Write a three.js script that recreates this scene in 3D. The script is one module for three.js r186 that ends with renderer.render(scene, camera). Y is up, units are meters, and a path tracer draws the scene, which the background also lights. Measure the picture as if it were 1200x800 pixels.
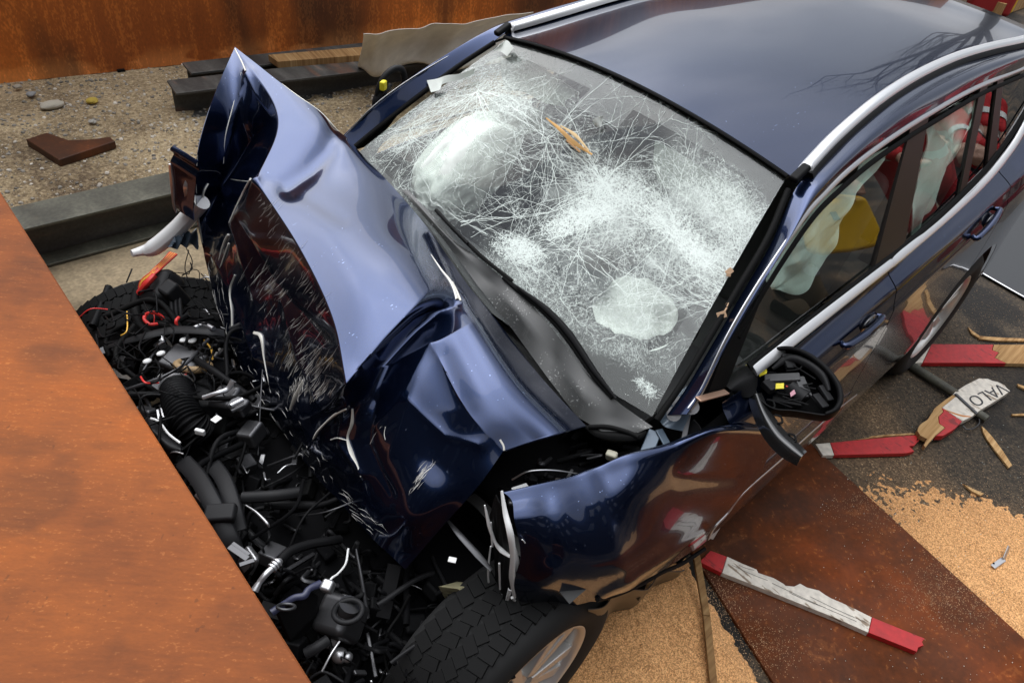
import * as THREE from 'three';
import { mergeGeometries, toCreasedNormals } from 'three/addons/utils/BufferGeometryUtils.js';
import { RoundedBoxGeometry } from 'three/addons/geometries/RoundedBoxGeometry.js';
import { MarchingCubes } from 'three/addons/objects/MarchingCubes.js';
import { FontLoader } from 'three/addons/loaders/FontLoader.js';
import { TextGeometry } from 'three/addons/geometries/TextGeometry.js';

// ---------------------------------------------------------------- camera, sky, sun, exposure
// World axes are those of the car: x to its left, y up, z to its front, origin on the ground under the front axle; metres.
const V = (x, y, z) => new THREE.Vector3(x, y, z);
const scene = new THREE.Scene();
const camera = new THREE.PerspectiveCamera(49.84, 1024 / 682, 0.05, 400);
const EYE = V(1.3267, 2.3182, 0.8932);
const RIGHT = V(0.67728, 0.11467, -0.72674), UPV = V(-0.53791, 0.75109, -0.38279), FWD = V(-0.50195, -0.65017, -0.57037);
camera.position.copy(EYE);
camera.quaternion.setFromRotationMatrix(new THREE.Matrix4().makeBasis(RIGHT, UPV, FWD.clone().negate()));
scene.add(camera);
const renderer = new THREE.WebGLRenderer({ antialias: true });
renderer.setSize(1024, 682);
renderer.toneMapping = THREE.LinearToneMapping;
renderer.toneMappingExposure = 1.2;
renderer.shadowMap.enabled = true;

let seed = 7;
const rnd = () => { seed = (seed * 1664525 + 1013904223) >>> 0; return seed / 4294967296; };
const rr = (a, b) => a + (b - a) * rnd();
const clamp = (x, a = 0, b = 1) => Math.min(b, Math.max(a, x));
const sm = (a, b, x) => { const t = clamp((x - a) / (b - a)); return t * t * (3 - 2 * t); };
const mix = (a, b, t) => a + (b - a) * t;
const hash = (x, y, s = 0) => { let h = (x * 374761393 + y * 668265263 + s * 2147483647) | 0; h = Math.imul(h ^ (h >>> 13), 1274126177); return ((h ^ (h >>> 16)) >>> 0) / 4294967296; };
function noise(x, y, s = 0) {
  const i = Math.floor(x), j = Math.floor(y), u = x - i, v = y - j, a = u * u * (3 - 2 * u), b = v * v * (3 - 2 * v);
  return mix(mix(hash(i, j, s), hash(i + 1, j, s), a), mix(hash(i, j + 1, s), hash(i + 1, j + 1, s), a), b);
}
function fbm(x, y, o = 5, s = 0) { let a = 0.5, t = 0, n = 0; for (let k = 0; k < o; k++) { t += a * noise(x, y, s + k * 17); n += a; a *= 0.5; x *= 2.03; y *= 2.03; } return t / n; }

const SUN = V(-0.62, 0.74, -0.25).normalize();        // veiled by cloud, behind the car on its right
{ // overcast sky: brighter towards the zenith, soft cloud structure with a little blue between
  const w = 1024, h = 512, d = new Float32Array(w * h * 4);
  for (let j = 0; j < h; j++) for (let i = 0; i < w; i++) {
    const el = ((j + 0.5) / h - 0.5) * Math.PI, az = ((i + 0.5) / w - 0.5) * 2 * Math.PI, y = Math.sin(el), k = (j * w + i) * 4;
    const cx = Math.cos(el) * Math.cos(az), cz = Math.cos(el) * Math.sin(az), q = 1 / (Math.max(y, 0) + 0.25);
    const c = fbm(cx * q * 1.5 + 40, cz * q * 1.5 + 40, 5, 3), c2 = fbm(cx * q * 4 + 9, cz * q * 4 + 70, 4, 8);
    const sd = Math.acos(clamp((cx * SUN.x + y * SUN.y + cz * SUN.z), -1, 1)) * 57.3;
    const cl = 0.72 + 0.5 * sm(0.3, 0.7, c) + 0.12 * (c2 - 0.5), glow = 2.9 * Math.exp(-((sd / 25) ** 2)) + 0.4 * Math.exp(-((sd / 50) ** 2));
    const l = y < 0 ? 0.35 : (0.36 + 0.10 * Math.exp(-((y / 0.28) ** 2)) + 0.25 * y + 1.7 * Math.exp(-(((90 - el * 57.3) / 30) ** 2)) + glow) * cl;
    const b = y < 0 ? 0 : sm(0.62, 0.3, c) * 0.5;
    d[k] = l * (0.97 - 0.16 * b); d[k + 1] = l * (0.99 - 0.05 * b); d[k + 2] = l * (1.03 + 0.12 * b); d[k + 3] = 1;
  }
  const t = new THREE.DataTexture(d, w, h, THREE.RGBAFormat, THREE.FloatType);
  t.mapping = THREE.EquirectangularReflectionMapping; t.magFilter = THREE.LinearFilter; t.needsUpdate = true;
  scene.background = t; scene.environment = t;
}
const sun = new THREE.DirectionalLight(0xfff3e6, 0.5);
sun.position.copy(SUN).multiplyScalar(12); sun.target.position.set(0, 0, -1); sun.castShadow = true; sun.shadow.radius = 100;
Object.assign(sun.shadow.camera, { left: -12, right: 12, top: 12, bottom: -12, near: 0.5, far: 40 });
scene.add(sun, sun.target);

// ---------------------------------------------------------------- helpers: placing
const FOC = 861.03;                                   // in pixels of the 1200 x 800 photograph
const rayDir = (px, py) => FWD.clone().addScaledVector(RIGHT, (px - 600) / FOC).addScaledVector(UPV, -(py - 400) / FOC);
const atD = (px, py, d) => EYE.clone().addScaledVector(rayDir(px, py), d);
const onAxis = (c) => (px, py, v) => { const r = rayDir(px, py); return EYE.clone().addScaledVector(r, (v - EYE[c]) / r[c]); };
const atX = onAxis('x'), atY = onAxis('y'), atZ = onAxis('z');
function project(p) { const q = p.clone().sub(EYE), z = q.dot(FWD); return [600 + FOC * q.dot(RIGHT) / z, 400 - FOC * q.dot(UPV) / z, z]; }
function hit(px, py, f, t0 = 0.6, t1 = 14) {          // first point of the line of sight on the surface f(p) = 0
  const r = rayDir(px, py), at = (t) => EYE.clone().addScaledVector(r, t);
  let a = t0, fa = f(at(a));
  for (let k = 1; k <= 500; k++) {
    let b = t0 + (t1 - t0) * k / 500; const fb = f(at(b));
    if (fa > 0 !== fb > 0) { for (let n = 0; n < 40; n++) { const m = (a + b) / 2; if (f(at(m)) > 0 === fa > 0) a = m; else b = m; } return at((a + b) / 2); }
    a = b; fa = fb;
  }
  throw new Error('no hit at ' + px + ' ' + py);
}
function atPlane(px, py, p, n) { const r = rayDir(px, py); return EYE.clone().addScaledVector(r, p.clone().sub(EYE).dot(n) / r.dot(n)); }

// ---------------------------------------------------------------- helpers: shapes
function geo(pos, idx, uv) {
  const g = new THREE.BufferGeometry();
  g.setAttribute('position', new THREE.Float32BufferAttribute(pos, 3));
  g.setAttribute('uv', new THREE.Float32BufferAttribute(uv || new Array(pos.length / 3 * 2).fill(0), 2));
  g.setIndex(idx); g.computeVertexNormals(); return g;
}
const plain = (g) => { const q = g.index ? g.toNonIndexed() : g; for (const k of Object.keys(q.attributes)) if (!['position', 'normal', 'uv'].includes(k)) q.deleteAttribute(k); return q; };
const join = (gs) => mergeGeometries(gs.filter(Boolean).map(plain));
const cr = (p0, p1, p2, p3, t) => { const o = {}; for (const c of ['x', 'y', 'z']) o[c] = 0.5 * (2 * p1[c] + (p2[c] - p0[c]) * t + (2 * p0[c] - 5 * p1[c] + 4 * p2[c] - p3[c]) * t * t + (3 * p1[c] - p0[c] - 3 * p2[c] + p3[c]) * t * t * t); return V(o.x, o.y, o.z); };
function along(pts, t) {                              // Catmull-Rom through pts, t in 0..1
  const n = pts.length - 1, s = clamp(t) * n, i = Math.min(n - 1, Math.floor(s)), g = (k) => pts[k];
  const p0 = i > 0 ? g(i - 1) : g(0).clone().multiplyScalar(2).sub(g(1)), p3 = i + 2 <= n ? g(i + 2) : g(n).clone().multiplyScalar(2).sub(g(n - 1));
  return cr(p0, g(i), g(i + 1), p3, s - i);
}
// a sheet over a grid of control points (rows of columns), with thickness; warp(p, n, u, v) may push a vertex along its normal
function sheet(rows, nu, nv, thick = 0.002, warp = null, linear = false) {
  const f = typeof rows === 'function' ? rows : (u, v) => linear ? lin(rows.map((r) => lin(r, u)), v) : along(rows.map((r) => along(r, u)), v);
  let P = [];
  for (let j = 0; j <= nv; j++) for (let i = 0; i <= nu; i++) P.push(f(i / nu, j / nv));
  const idx = [];
  for (let j = 0; j < nv; j++) for (let i = 0; i < nu; i++) { const a = j * (nu + 1) + i, b = a + 1, c = a + nu + 1, d = c + 1; idx.push(a, b, d, a, d, c); }
  const L = P[0].distanceTo(P[nu]) || 1, W = P[0].distanceTo(P[nv * (nu + 1)]) || 1;
  const uv = []; for (let j = 0; j <= nv; j++) for (let i = 0; i <= nu; i++) uv.push(i / nu * Math.max(L, 0.01), j / nv * Math.max(W, 0.01));
  const flat = (Q) => Q.flatMap((p) => [p.x, p.y, p.z]);
  let top = geo(flat(P), idx, uv);
  const nor = (g) => P.map((_, k) => V(g.attributes.normal.getX(k), g.attributes.normal.getY(k), g.attributes.normal.getZ(k)));
  let N = nor(top);
  const side = Math.sign(N.reduce((s, n, k) => s + n.dot(EYE.clone().sub(P[k]).normalize()), 0)) || 1;   // outer face: the one that looks out
  if (warp) { P = P.map((p, k) => warp(p.clone(), N[k].clone().multiplyScalar(side), (k % (nu + 1)) / nu, Math.floor(k / (nu + 1)) / nv)); top = geo(flat(P), idx, uv); N = nor(top); }
  if (thick === 0) { if (side < 0) { const o = []; for (let k = 0; k < idx.length; k += 3) o.push(idx[k], idx[k + 2], idx[k + 1]); top.setIndex(o); top.computeVertexNormals(); } return plain(top); }
  const fl = (a) => { const o = []; for (let k = 0; k < a.length; k += 3) o.push(a[k], a[k + 2], a[k + 1]); return o; };
  const B = P.map((p, k) => p.clone().addScaledVector(N[k], -side * thick));
  const bot = geo(flat(B), fl(idx), uv), rim = [], ring = [];
  for (let i = 0; i <= nu; i++) ring.push(i);
  for (let j = 1; j <= nv; j++) ring.push(j * (nu + 1) + nu);
  for (let i = nu - 1; i >= 0; i--) ring.push(nv * (nu + 1) + i);
  for (let j = nv - 1; j > 0; j--) ring.push(j * (nu + 1));
  const rp = []; ring.forEach((k, n) => { const m = ring[(n + 1) % ring.length]; rp.push(P[k], B[k], P[m], P[m], B[k], B[m]); });
  const r = geo(flat(rp), rp.map((_, k) => k));
  if (side < 0) { top.setIndex(fl(idx)); top.computeVertexNormals(); bot.setIndex(idx); bot.computeVertexNormals(); r.setIndex(fl(rp.map((_, k) => k))); r.computeVertexNormals(); }
  return join([top, bot, r]);
}
const lin = (pts, t) => { const n = pts.length - 1, s = clamp(t) * n, i = Math.min(n - 1, Math.floor(s)); return pts[i].clone().lerp(pts[i + 1], s - i); };
const mirrorX = (g) => { const q = plain(g.clone()); q.scale(-1, 1, 1); const p = q.attributes; for (const k of ['position', 'normal', 'uv']) { const a = p[k], s = a.itemSize; for (let i = 0; i < a.count; i += 3) for (let c = 0; c < s; c++) { const x = a.array[(i + 1) * s + c]; a.array[(i + 1) * s + c] = a.array[(i + 2) * s + c]; a.array[(i + 2) * s + c] = x; } } return q; };
// a round bar through points; radius a number or a list; flat squashes it along a direction
function tube(pts, r, sides = 8, seg = 0, flat = null, close = false) {
  const n = seg || Math.max(2, (pts.length - 1) * 6), P = [], pos = [], idx = [], uv = [];
  const line = pts.length === 2 || seg === -1, m = line ? pts.length - 1 : n;
  for (let i = 0; i <= m; i++) P.push(line ? pts[i].clone() : along(pts, i / m));
  const rad = (t) => typeof r === 'number' ? r : (() => { const s = t * (r.length - 1), k = Math.min(r.length - 2, Math.floor(s)); return mix(r[k], r[k + 1], s - k); })();
  let up = Math.abs(P[1].clone().sub(P[0]).normalize().y) > 0.9 ? V(1, 0, 0) : V(0, 1, 0), len = 0;
  for (let i = 0; i <= m; i++) {
    const t = P[Math.min(m, i + 1)].clone().sub(P[Math.max(0, i - 1)]).normalize(), a = flat ? flat.clone() : up.clone();
    a.addScaledVector(t, -a.dot(t)).normalize(); up = a.clone(); const b = t.clone().cross(a), R = rad(i / m); if (i) len += P[i].distanceTo(P[i - 1]);
    for (let k = 0; k <= sides; k++) { const an = k / sides * 2 * Math.PI, p = P[i].clone().addScaledVector(b, Math.cos(an) * R).addScaledVector(a, Math.sin(an) * R * (flat ? 0.28 : 1)); pos.push(p.x, p.y, p.z); uv.push(k / sides * R * 6, len); }
  }
  for (let i = 0; i < m; i++) for (let k = 0; k < sides; k++) { const a = i * (sides + 1) + k, b = a + 1, c = a + sides + 1, d = c + 1; idx.push(a, b, c, b, d, c); }
  const g = geo(pos, idx, uv), caps = [];
  if (!close) for (const i of [0, m]) {
    const cp = [P[i].x, P[i].y, P[i].z], ci = []; for (let k = 0; k <= sides; k++) { const o = (i * (sides + 1) + k) * 3; cp.push(pos[o], pos[o + 1], pos[o + 2]); }
    for (let k = 1; k <= sides; k++) i === 0 ? ci.push(0, k + 1, k) : ci.push(0, k, k + 1); caps.push(geo(cp, ci));
  }
  return join([g, ...caps]);
}
// a solid from a polygon of 3D points, pushed by the vector d, with a small chamfer round the first face
function prism(poly, d, ch = 0.0015) {
  const n = V(0, 0, 0); poly.forEach((p, k) => { const q = poly[(k + 1) % poly.length]; n.x += (p.y - q.y) * (p.z + q.z); n.y += (p.z - q.z) * (p.x + q.x); n.z += (p.x - q.x) * (p.y + q.y); }); n.normalize();
  let Q = poly.map((p) => p.clone()); if (n.dot(d) > 0) { Q.reverse(); n.negate(); }
  const e = Q[1].clone().sub(Q[0]).normalize(), f = n.clone().cross(e), o = Q[0];
  const flat2 = (A) => A.map((p) => new THREE.Vector2(p.clone().sub(o).dot(e), p.clone().sub(o).dot(f)));
  const inset = Q.map((p, k) => { const a = p.clone().sub(Q[(k + Q.length - 1) % Q.length]).normalize(), b = Q[(k + 1) % Q.length].clone().sub(p).normalize(); const m = n.clone().cross(a).add(n.clone().cross(b)); if (m.length() < 0.4) return p.clone().addScaledVector(n.clone().cross(a), ch); m.normalize(); const s = Math.max(0.5, m.dot(n.clone().cross(a))); return p.clone().addScaledVector(m, ch / s); });
  const tri = THREE.ShapeUtils.triangulateShape(flat2(Q), []), A = flat2(inset), pos = [], idx = [], uv = [];
  inset.forEach((p, k) => { pos.push(p.x, p.y, p.z); uv.push(A[k].x, A[k].y); });
  tri.forEach((t) => idx.push(...t));
  const topG = geo(pos, idx, uv), low = Q.map((p) => p.clone().addScaledVector(n, -ch)), bot = Q.map((p) => p.clone().add(d)), sp = [], su = []; let l = 0;
  for (let k = 0; k < Q.length; k++) {
    const m = (k + 1) % Q.length, w = Q[k].distanceTo(Q[m]), h = d.length();
    for (const [x, y, h0, h1] of [[inset, low, 0, ch], [low, bot, ch, h]]) { sp.push(x[k], y[k], x[m], x[m], y[k], y[m]); su.push(l, h0, l, h1, l + w, h0, l + w, h0, l, h1, l + w, h1); } l += w;
  }
  const side = geo(sp.flatMap((p) => [p.x, p.y, p.z]), sp.map((_, k) => k), su);
  const bp = []; bot.forEach((p) => bp.push(p.x, p.y, p.z)); const bi = []; tri.forEach((t) => bi.push(t[0], t[2], t[1]));
  return join([topG, side, geo(bp, bi, bot.flatMap((_, k) => [flat2(Q)[k].x, flat2(Q)[k].y]))]);
}
const px = (list, f) => list.map(([x, y, ...r]) => f(x, y, ...r));           // pixel list -> points
function boxAt(w, h, d, p, rot = [0, 0, 0], bevel = 0.004) { const g = new RoundedBoxGeometry(w, h, d, 2, Math.min(bevel, w / 2.1, h / 2.1, d / 2.1)); g.applyMatrix4(new THREE.Matrix4().compose(p, new THREE.Quaternion().setFromEuler(new THREE.Euler(...rot)), V(1, 1, 1))); return g; }
function bar(a, b, w, h, up = V(0, 1, 0), bevel = 0.003) {                     // box from a to b
  const t = b.clone().sub(a), L = t.length(); t.normalize(); const s = up.clone().cross(t).normalize(), u = t.clone().cross(s);
  const g = new RoundedBoxGeometry(w, h, L, 1, Math.min(bevel, w / 2.1, h / 2.1));
  g.applyMatrix4(new THREE.Matrix4().makeBasis(s, u, t).setPosition(a.clone().add(b).multiplyScalar(0.5))); return g;
}

// ---------------------------------------------------------------- helpers: objects
const taken = {};
const numbered = (n) => { const k = taken[n] = (taken[n] ?? -1) + 1; return k ? n + '_' + String(k).padStart(3, '0') : n; };
function part(name, gs, m, parent, label, kind) {
  const o = new THREE.Mesh(Array.isArray(gs) ? join(gs) : gs, m); o.name = name; o.castShadow = o.receiveShadow = true;
  if (label) o.userData.label = label; if (kind) o.userData.kind = kind; parent.add(o); return o;
}
function tag(o, label, category, group, kind) { o.name = numbered(o.name); Object.assign(o.userData, { label, category }); if (group) o.userData.group = group; if (kind) o.userData.kind = kind; return o; }
function thing(name, label, category, pos = V(0, 0, 0), group) { const o = new THREE.Group(); o.name = name; o.position.copy(pos); scene.add(o); return tag(o, label, category, group); }
// meshes are built in world axes; settle() moves the group's origin to the thing's base
function settle(t, base) { t.position.copy(base); t.children.forEach((c) => c.position.sub(base)); return t; }
function single(name, gs, m, label, category, group, kind) { return tag(part(name, gs, m, scene), label, category, group, kind); }
function struct(name, gs, m) { const o = part(name, gs, m, scene); o.userData.kind = 'structure'; return o; }

// ---------------------------------------------------------------- helpers: textures and materials
function tex(w, h, metresX, metresY, fn, srgb = true) {                        // fn(x, y) in metres -> [r, g, b] sRGB 0..1, or one value
  const d = new Uint8Array(w * h * 4);
  for (let j = 0; j < h; j++) for (let i = 0; i < w; i++) { const c = fn((i + 0.5) / w * metresX, (j + 0.5) / h * metresY, i, j), k = (j * w + i) * 4, a = Array.isArray(c) ? c : [c, c, c]; for (let q = 0; q < 3; q++) d[k + q] = clamp(a[q]) * 255; d[k + 3] = 255; }
  const t = new THREE.DataTexture(d, w, h); t.magFilter = t.minFilter = THREE.LinearFilter; t.wrapS = t.wrapT = THREE.MirroredRepeatWrapping; t.repeat.set(1 / metresX, 1 / metresY);
  if (srgb) t.colorSpace = THREE.SRGBColorSpace; t.needsUpdate = true; return t;
}
const lit = (r, g, b) => new THREE.Color().setRGB(r, g, b);
const std = (c, o = {}) => new THREE.MeshStandardMaterial({ color: c.isColor ? c : lit(...c), roughness: 0.6, side: THREE.DoubleSide, ...o });
const phys = (c, o = {}) => new THREE.MeshPhysicalMaterial({ color: c.isColor ? c : lit(...c), roughness: 0.5, side: THREE.DoubleSide, ...o });
const ramp = (stops, t) => { t = clamp(t); for (let k = 1; k < stops.length; k++) if (t <= stops[k][0]) { const [a, ca] = stops[k - 1], [b, cb] = stops[k], s = (t - a) / (b - a); return ca.map((x, q) => mix(x, cb[q], s)); } return stops[stops.length - 1][1]; };
// ---------------------------------------------------------------- materials
function uvPlane(g, e, f, o = V(0, 0, 0)) { const p = g.attributes.position, a = g.attributes.uv; for (let k = 0; k < p.count; k++) { const q = V(p.getX(k), p.getY(k), p.getZ(k)).sub(o); a.setXY(k, q.dot(e), q.dot(f)); } return g; }
function uvBox(g) { const p = g.attributes.position, n = g.attributes.normal, a = g.attributes.uv; for (let k = 0; k < p.count; k++) { const x = p.getX(k), y = p.getY(k), z = p.getZ(k), nx = Math.abs(n.getX(k)), ny = Math.abs(n.getY(k)), nz = Math.abs(n.getZ(k)); ny >= nx && ny >= nz ? a.setXY(k, x, z) : nx > nz ? a.setXY(k, z, y) : a.setXY(k, x, y); } return g; }

const rustTop = tex(2048, 1365, 3, 2, (x, y) => {
  const a = fbm(x * 1.3, y * 1.4, 4, 11), b = fbm(x * 26, y * 150, 4, 5), c = fbm(x * 150, y * 330, 2, 9), d = fbm(x * 7, y * 8, 5, 31), e = fbm(x * 3, y * 60, 3, 47);
  const q = ramp([[0.2, [0.411, 0.211, 0.06]], [0.4, [0.488, 0.252, 0.077]], [0.58, [0.541, 0.285, 0.09]], [0.75, [0.58, 0.303, 0.086]], [0.9, [0.623, 0.316, 0.071]]], 0.5 + 0.9 * (a - 0.5) + 0.5 * (d - 0.5) + 0.12 * (b - 0.5) + 0.1 * (e - 0.5));
  const pit = noise(x * 90, y * 90, 91) > 0.95 && noise(x * 9, y * 9, 92) > 0.55 ? 0.85 : 1;
  const s = (0.93 + 0.07 * b + 0.08 * c) * pit, f = c > 0.74 && b > 0.55 ? 0.07 : 0, dk = sm(0.58, 0.76, fbm(x * 5 + 40, y * 6, 4, 77)) * 0.14;
  return q.map((v) => v * s * (1 - dk) + f);
});
const rustBump = tex(1024, 1024, 0.7, 0.7, (x, y) => 0.6 * fbm(x * 60, y * 190, 3, 5) + 0.4 * fbm(x * 330, y * 420, 2, 6), false);
const M = {};
M.rust = std([1, 1, 1], { map: rustTop, bumpMap: rustBump, bumpScale: 0.0006, roughness: 0.82, metalness: 0.0 });
const rustWall = tex(2048, 768, 4, 2, (x, y) => {
  const a = fbm(x * 0.9, y * 0.9, 5, 41), st = fbm(x * 30, y * 1.5, 4, 15), c = fbm(x * 130, y * 60, 3, 19), w = sm(0.5, 0.75, fbm(x * 1.6 + 7, y * 0.6, 4, 61));
  let q = ramp([[0.2, [0.562, 0.279, 0.083]], [0.5, [0.737, 0.385, 0.116]], [0.8, [0.913, 0.497, 0.164]]], 0.1 + 0.75 * a + 0.16 * (st - 0.5));
  const pale = sm(0.60, 0.70, st * 0.6 + c * 0.5) * 0.13, low = sm(0.20, 0.02, y) * sm(0.45, 0.62, fbm(x * 3, y * 9, 4, 90)) * 0.2;
  return q.map((v, k) => v * (0.84 + 0.22 * c) * (1 - 0.5 * w) + 0.6 * pale * [1, 0.8, 0.6][k] + low * [1, 0.88, 0.74][k]);
});
M.rustWall = std([1, 1, 1], { map: rustWall, roughness: 0.62, bumpMap: rustBump, bumpScale: 0.0008 });
const rustDark = tex(1536, 1536, 3, 3, (x, y) => {
  const a = fbm(x * 1.3, y * 1.3, 5, 141), c = fbm(x * 70, y * 70, 4, 19), st = fbm(x * 5 + y * 2, y * 22 - x * 9, 4, 33), o = sm(0.56, 0.75, fbm(x * 1.9 + 3, y * 1.9, 4, 65)), k2 = sm(0.55, 0.7, fbm(x * 3.4, y * 3.4, 4, 85));
  let q = ramp([[0.25, [0.297, 0.14, 0.026]], [0.5, [0.38, 0.181, 0.04]], [0.75, [0.457, 0.226, 0.057]]], 0.1 + 0.7 * a + 0.25 * (st - 0.5));
  const s = 0.8 + 0.3 * c, fl = c > 0.76 ? 0.10 : 0, sc = st > 0.7 && c > 0.5 ? 0.04 : 0;
  return q.map((v, k) => v * s * (1 - 0.2 * k2) + o * [0.10, 0.04, 0.005][k] + fl * [1, 0.9, 0.75][k] + sc);
});
M.rustDark = phys([1, 1, 1], { specularIntensity: 0.5, map: rustDark, roughness: 0.75, bumpMap: rustBump, bumpScale: 0.0009 });
M.rustDark.roughnessMap = tex(512, 512, 1.4, 1.4, (x, y) => 0.65 + 0.5 * (fbm(x * 6, y * 6, 5, 3) - 0.4), false);
M.rustDark.roughness = 0.95;
const oldSteel = tex(1024, 512, 2, 1, (x, y) => {
  const a = fbm(x * 4, y * 9, 5, 23), c = fbm(x * 90, y * 90, 3, 44), r = sm(0.6, 0.75, fbm(x * 6, y * 6, 4, 99));
  const q = ramp([[0.2, [0.259, 0.255, 0.22]], [0.6, [0.36, 0.355, 0.309]], [0.9, [0.432, 0.419, 0.366]]], a); return q.map((v, k) => v * (0.8 + 0.35 * c) + r * [0.08, 0.03, 0][k]);
});
M.beam = std([1, 1, 1], { map: oldSteel, roughness: 0.6, metalness: 0.1 });
const tarSteel = tex(1024, 512, 2, 1, (x, y) => {
  const a = fbm(x * 3, y * 14, 5, 28), c = fbm(x * 90, y * 90, 3, 45), r = sm(0.62, 0.72, fbm(x * 1.5, y * 7, 4, 91));
  return ramp([[0.25, [0.19, 0.185, 0.18]], [0.8, [0.34, 0.335, 0.32]]], a).map((v, k) => v * (0.8 + 0.35 * c) + r * [0.13, 0.05, 0.015][k]);
});
M.tar = std([1, 1, 1], { map: tarSteel, roughness: 0.55 });
const asphalt = tex(2048, 2048, 4, 4, (x, y) => {
  const a = fbm(x * 1.2, y * 1.2, 5, 51), c = fbm(x * 120, y * 120, 2, 52), g = noise(x * 210, y * 210, 53), w = sm(0.5, 0.68, fbm(x * 2.2 + 5, y * 2.2, 5, 54)), d = sm(0.5, 0.72, fbm(x * 1.5 + 9, y * 1.5 + 30, 5, 58));
  let q = ramp([[0.2, [0.165, 0.138, 0.107]], [0.5, [0.251, 0.214, 0.167]], [0.8, [0.337, 0.286, 0.224]]], 0.2 + 0.6 * a + 0.95 * (c - 0.5));
  const grain = g > 0.80 ? 0.30 * (g - 0.6) * 2 : 0;
  return q.map((v, k) => v * (1 - 0.62 * w) + grain * [1, 0.88, 0.7][k] * (0.4 + d) + d * [0.12, 0.085, 0.05][k]);
});
M.asphalt = std([1, 1, 1], { map: asphalt, roughness: 0.85, bumpMap: tex(1024, 1024, 1, 1, (x, y) => noise(x * 150, y * 150, 3) * 0.6 + 0.4 * noise(x * 330, y * 330, 4), false), bumpScale: 0.003 });
const earth = tex(2048, 2048, 4, 4, (x, y) => {
  const a = fbm(x * 1.6, y * 1.6, 5, 71), c = fbm(x * 60, y * 60, 3, 72), g = noise(x * 120, y * 120, 73), g2 = noise(x * 210 + 9, y * 210, 78);
  const q = ramp([[0.25, [0.37, 0.309, 0.231]], [0.5, [0.549, 0.48, 0.369]], [0.8, [0.705, 0.631, 0.501]]], 0.1 + 0.75 * a + 0.55 * (c - 0.5));
  return q.map((v, k) => v + (g > 0.82 ? 0.1 : g < 0.2 ? -0.08 : 0) + (g2 > 0.86 ? 0.14 : 0) * [1, 0.95, 0.88][k]);
});
M.earth = std([1, 1, 1], { map: earth, roughness: 0.95, bumpMap: tex(1024, 1024, 1, 1, (x, y) => noise(x * 70, y * 70, 5) * 0.55 + 0.45 * noise(x * 160, y * 160, 6), false), bumpScale: 0.008 });
const concrete = tex(1024, 1024, 2, 2, (x, y) => {
  const a = fbm(x * 2.2, y * 2.2, 5, 171), c = fbm(x * 80, y * 80, 3, 172), d = sm(0.55, 0.7, fbm(x * 7, y * 7, 4, 175));
  return ramp([[0.2, [0.444, 0.384, 0.296]], [0.8, [0.62, 0.554, 0.444]]], a).map((v) => v * (0.82 + 0.3 * c) * (1 - 0.14 * d));
});
M.concrete = std([1, 1, 1], { map: concrete, roughness: 0.92, bumpMap: M.earth.bumpMap, bumpScale: 0.002 });
const sandTex = tex(1536, 1536, 1, 1, (x, y) => {
  const a = fbm(x * 4, y * 4, 4, 81), g = noise(x * 330, y * 330, 82), h = noise(x * 620, y * 620, 83);
  return ramp([[0, [0.527, 0.379, 0.232]], [0.5, [0.822, 0.609, 0.397]], [1, [1.019, 0.804, 0.559]]], 0.5 + 0.25 * (a - 0.5) + 0.75 * (g - 0.5) + 0.45 * (h - 0.5));
});
M.sand = std([1, 1, 1], { map: sandTex, roughness: 0.95, bumpMap: tex(1024, 1024, 0.7, 0.7, (x, y) => noise(x * 240, y * 240, 82), false), bumpScale: 0.0025 });
const woodTex = tex(512, 1024, 0.4, 0.8, (x, y) => {
  const r = fbm(x * 60, y * 2.2, 4, 7), c = fbm(x * 260, y * 9, 3, 8);
  return ramp([[0.2, [0.52, 0.37, 0.20]], [0.5, [0.70, 0.55, 0.36]], [0.8, [0.80, 0.67, 0.48]]], 0.65 * r + 0.35 * c);
});
M.wood = std([1, 1, 1], { map: woodTex, roughness: 0.85 });
const wear = (base, under, s) => tex(512, 512, 0.5, 0.5, (x, y) => { const a = fbm(x * 30, y * 30, 5, s), b = fbm(x * 9, y * 120, 4, s + 3), m = sm(0.62, 0.68, 0.5 * a + 0.5 * b), d = 0.9 + 0.2 * fbm(x * 60, y * 60, 3, s + 9); return base.map((v, k) => mix(v * d, under[k], m)); });
M.whitePaint = std([1, 1, 1], { map: wear([0.84, 0.81, 0.76], [0.55, 0.48, 0.40], 201), roughness: 0.6 });
M.redPaint = std([1, 1, 1], { map: wear([0.70, 0.13, 0.14], [0.50, 0.10, 0.10], 211), roughness: 0.5 });

// car materials
const paintMap = tex(1024, 1024, 1.2, 1.2, (x, y, i, j) => { const a = noise(x * 170, y * 170, 5), b = noise(x * 80 + 3, y * 80, 6), c = fbm(x * 3, y * 3, 4, 9), s = a > 0.982 && c > 0.52 ? 0.4 : b > 0.99 && c > 0.54 ? 0.55 : 0; return [0.115 + s, 0.175 + s, 0.305 + s]; });
const paint = (o = {}) => phys([1, 1, 1], { map: paintMap, metalness: 0.9, roughness: 0.19, clearcoat: 0.8, clearcoatRoughness: 0.025, ...o });
M.paint = paint();
M.chrome = phys([0.86, 0.86, 0.86], { metalness: 0.9, roughness: 0.32 });
M.satin = phys([0.62, 0.62, 0.63], { metalness: 0.9, roughness: 0.3 });
M.blackGloss = phys([0.012, 0.011, 0.011], { roughness: 0.12, clearcoat: 1, clearcoatRoughness: 0.03 });
M.plastic = phys([0.006, 0.006, 0.0065], { roughness: 0.55, specularIntensity: 0.22 });
M.plasticGrey = phys([0.014, 0.014, 0.015], { roughness: 0.5, specularIntensity: 0.35 });
M.rubber = phys([0.005, 0.005, 0.005], { roughness: 0.65, specularIntensity: 0.2 });
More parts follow.
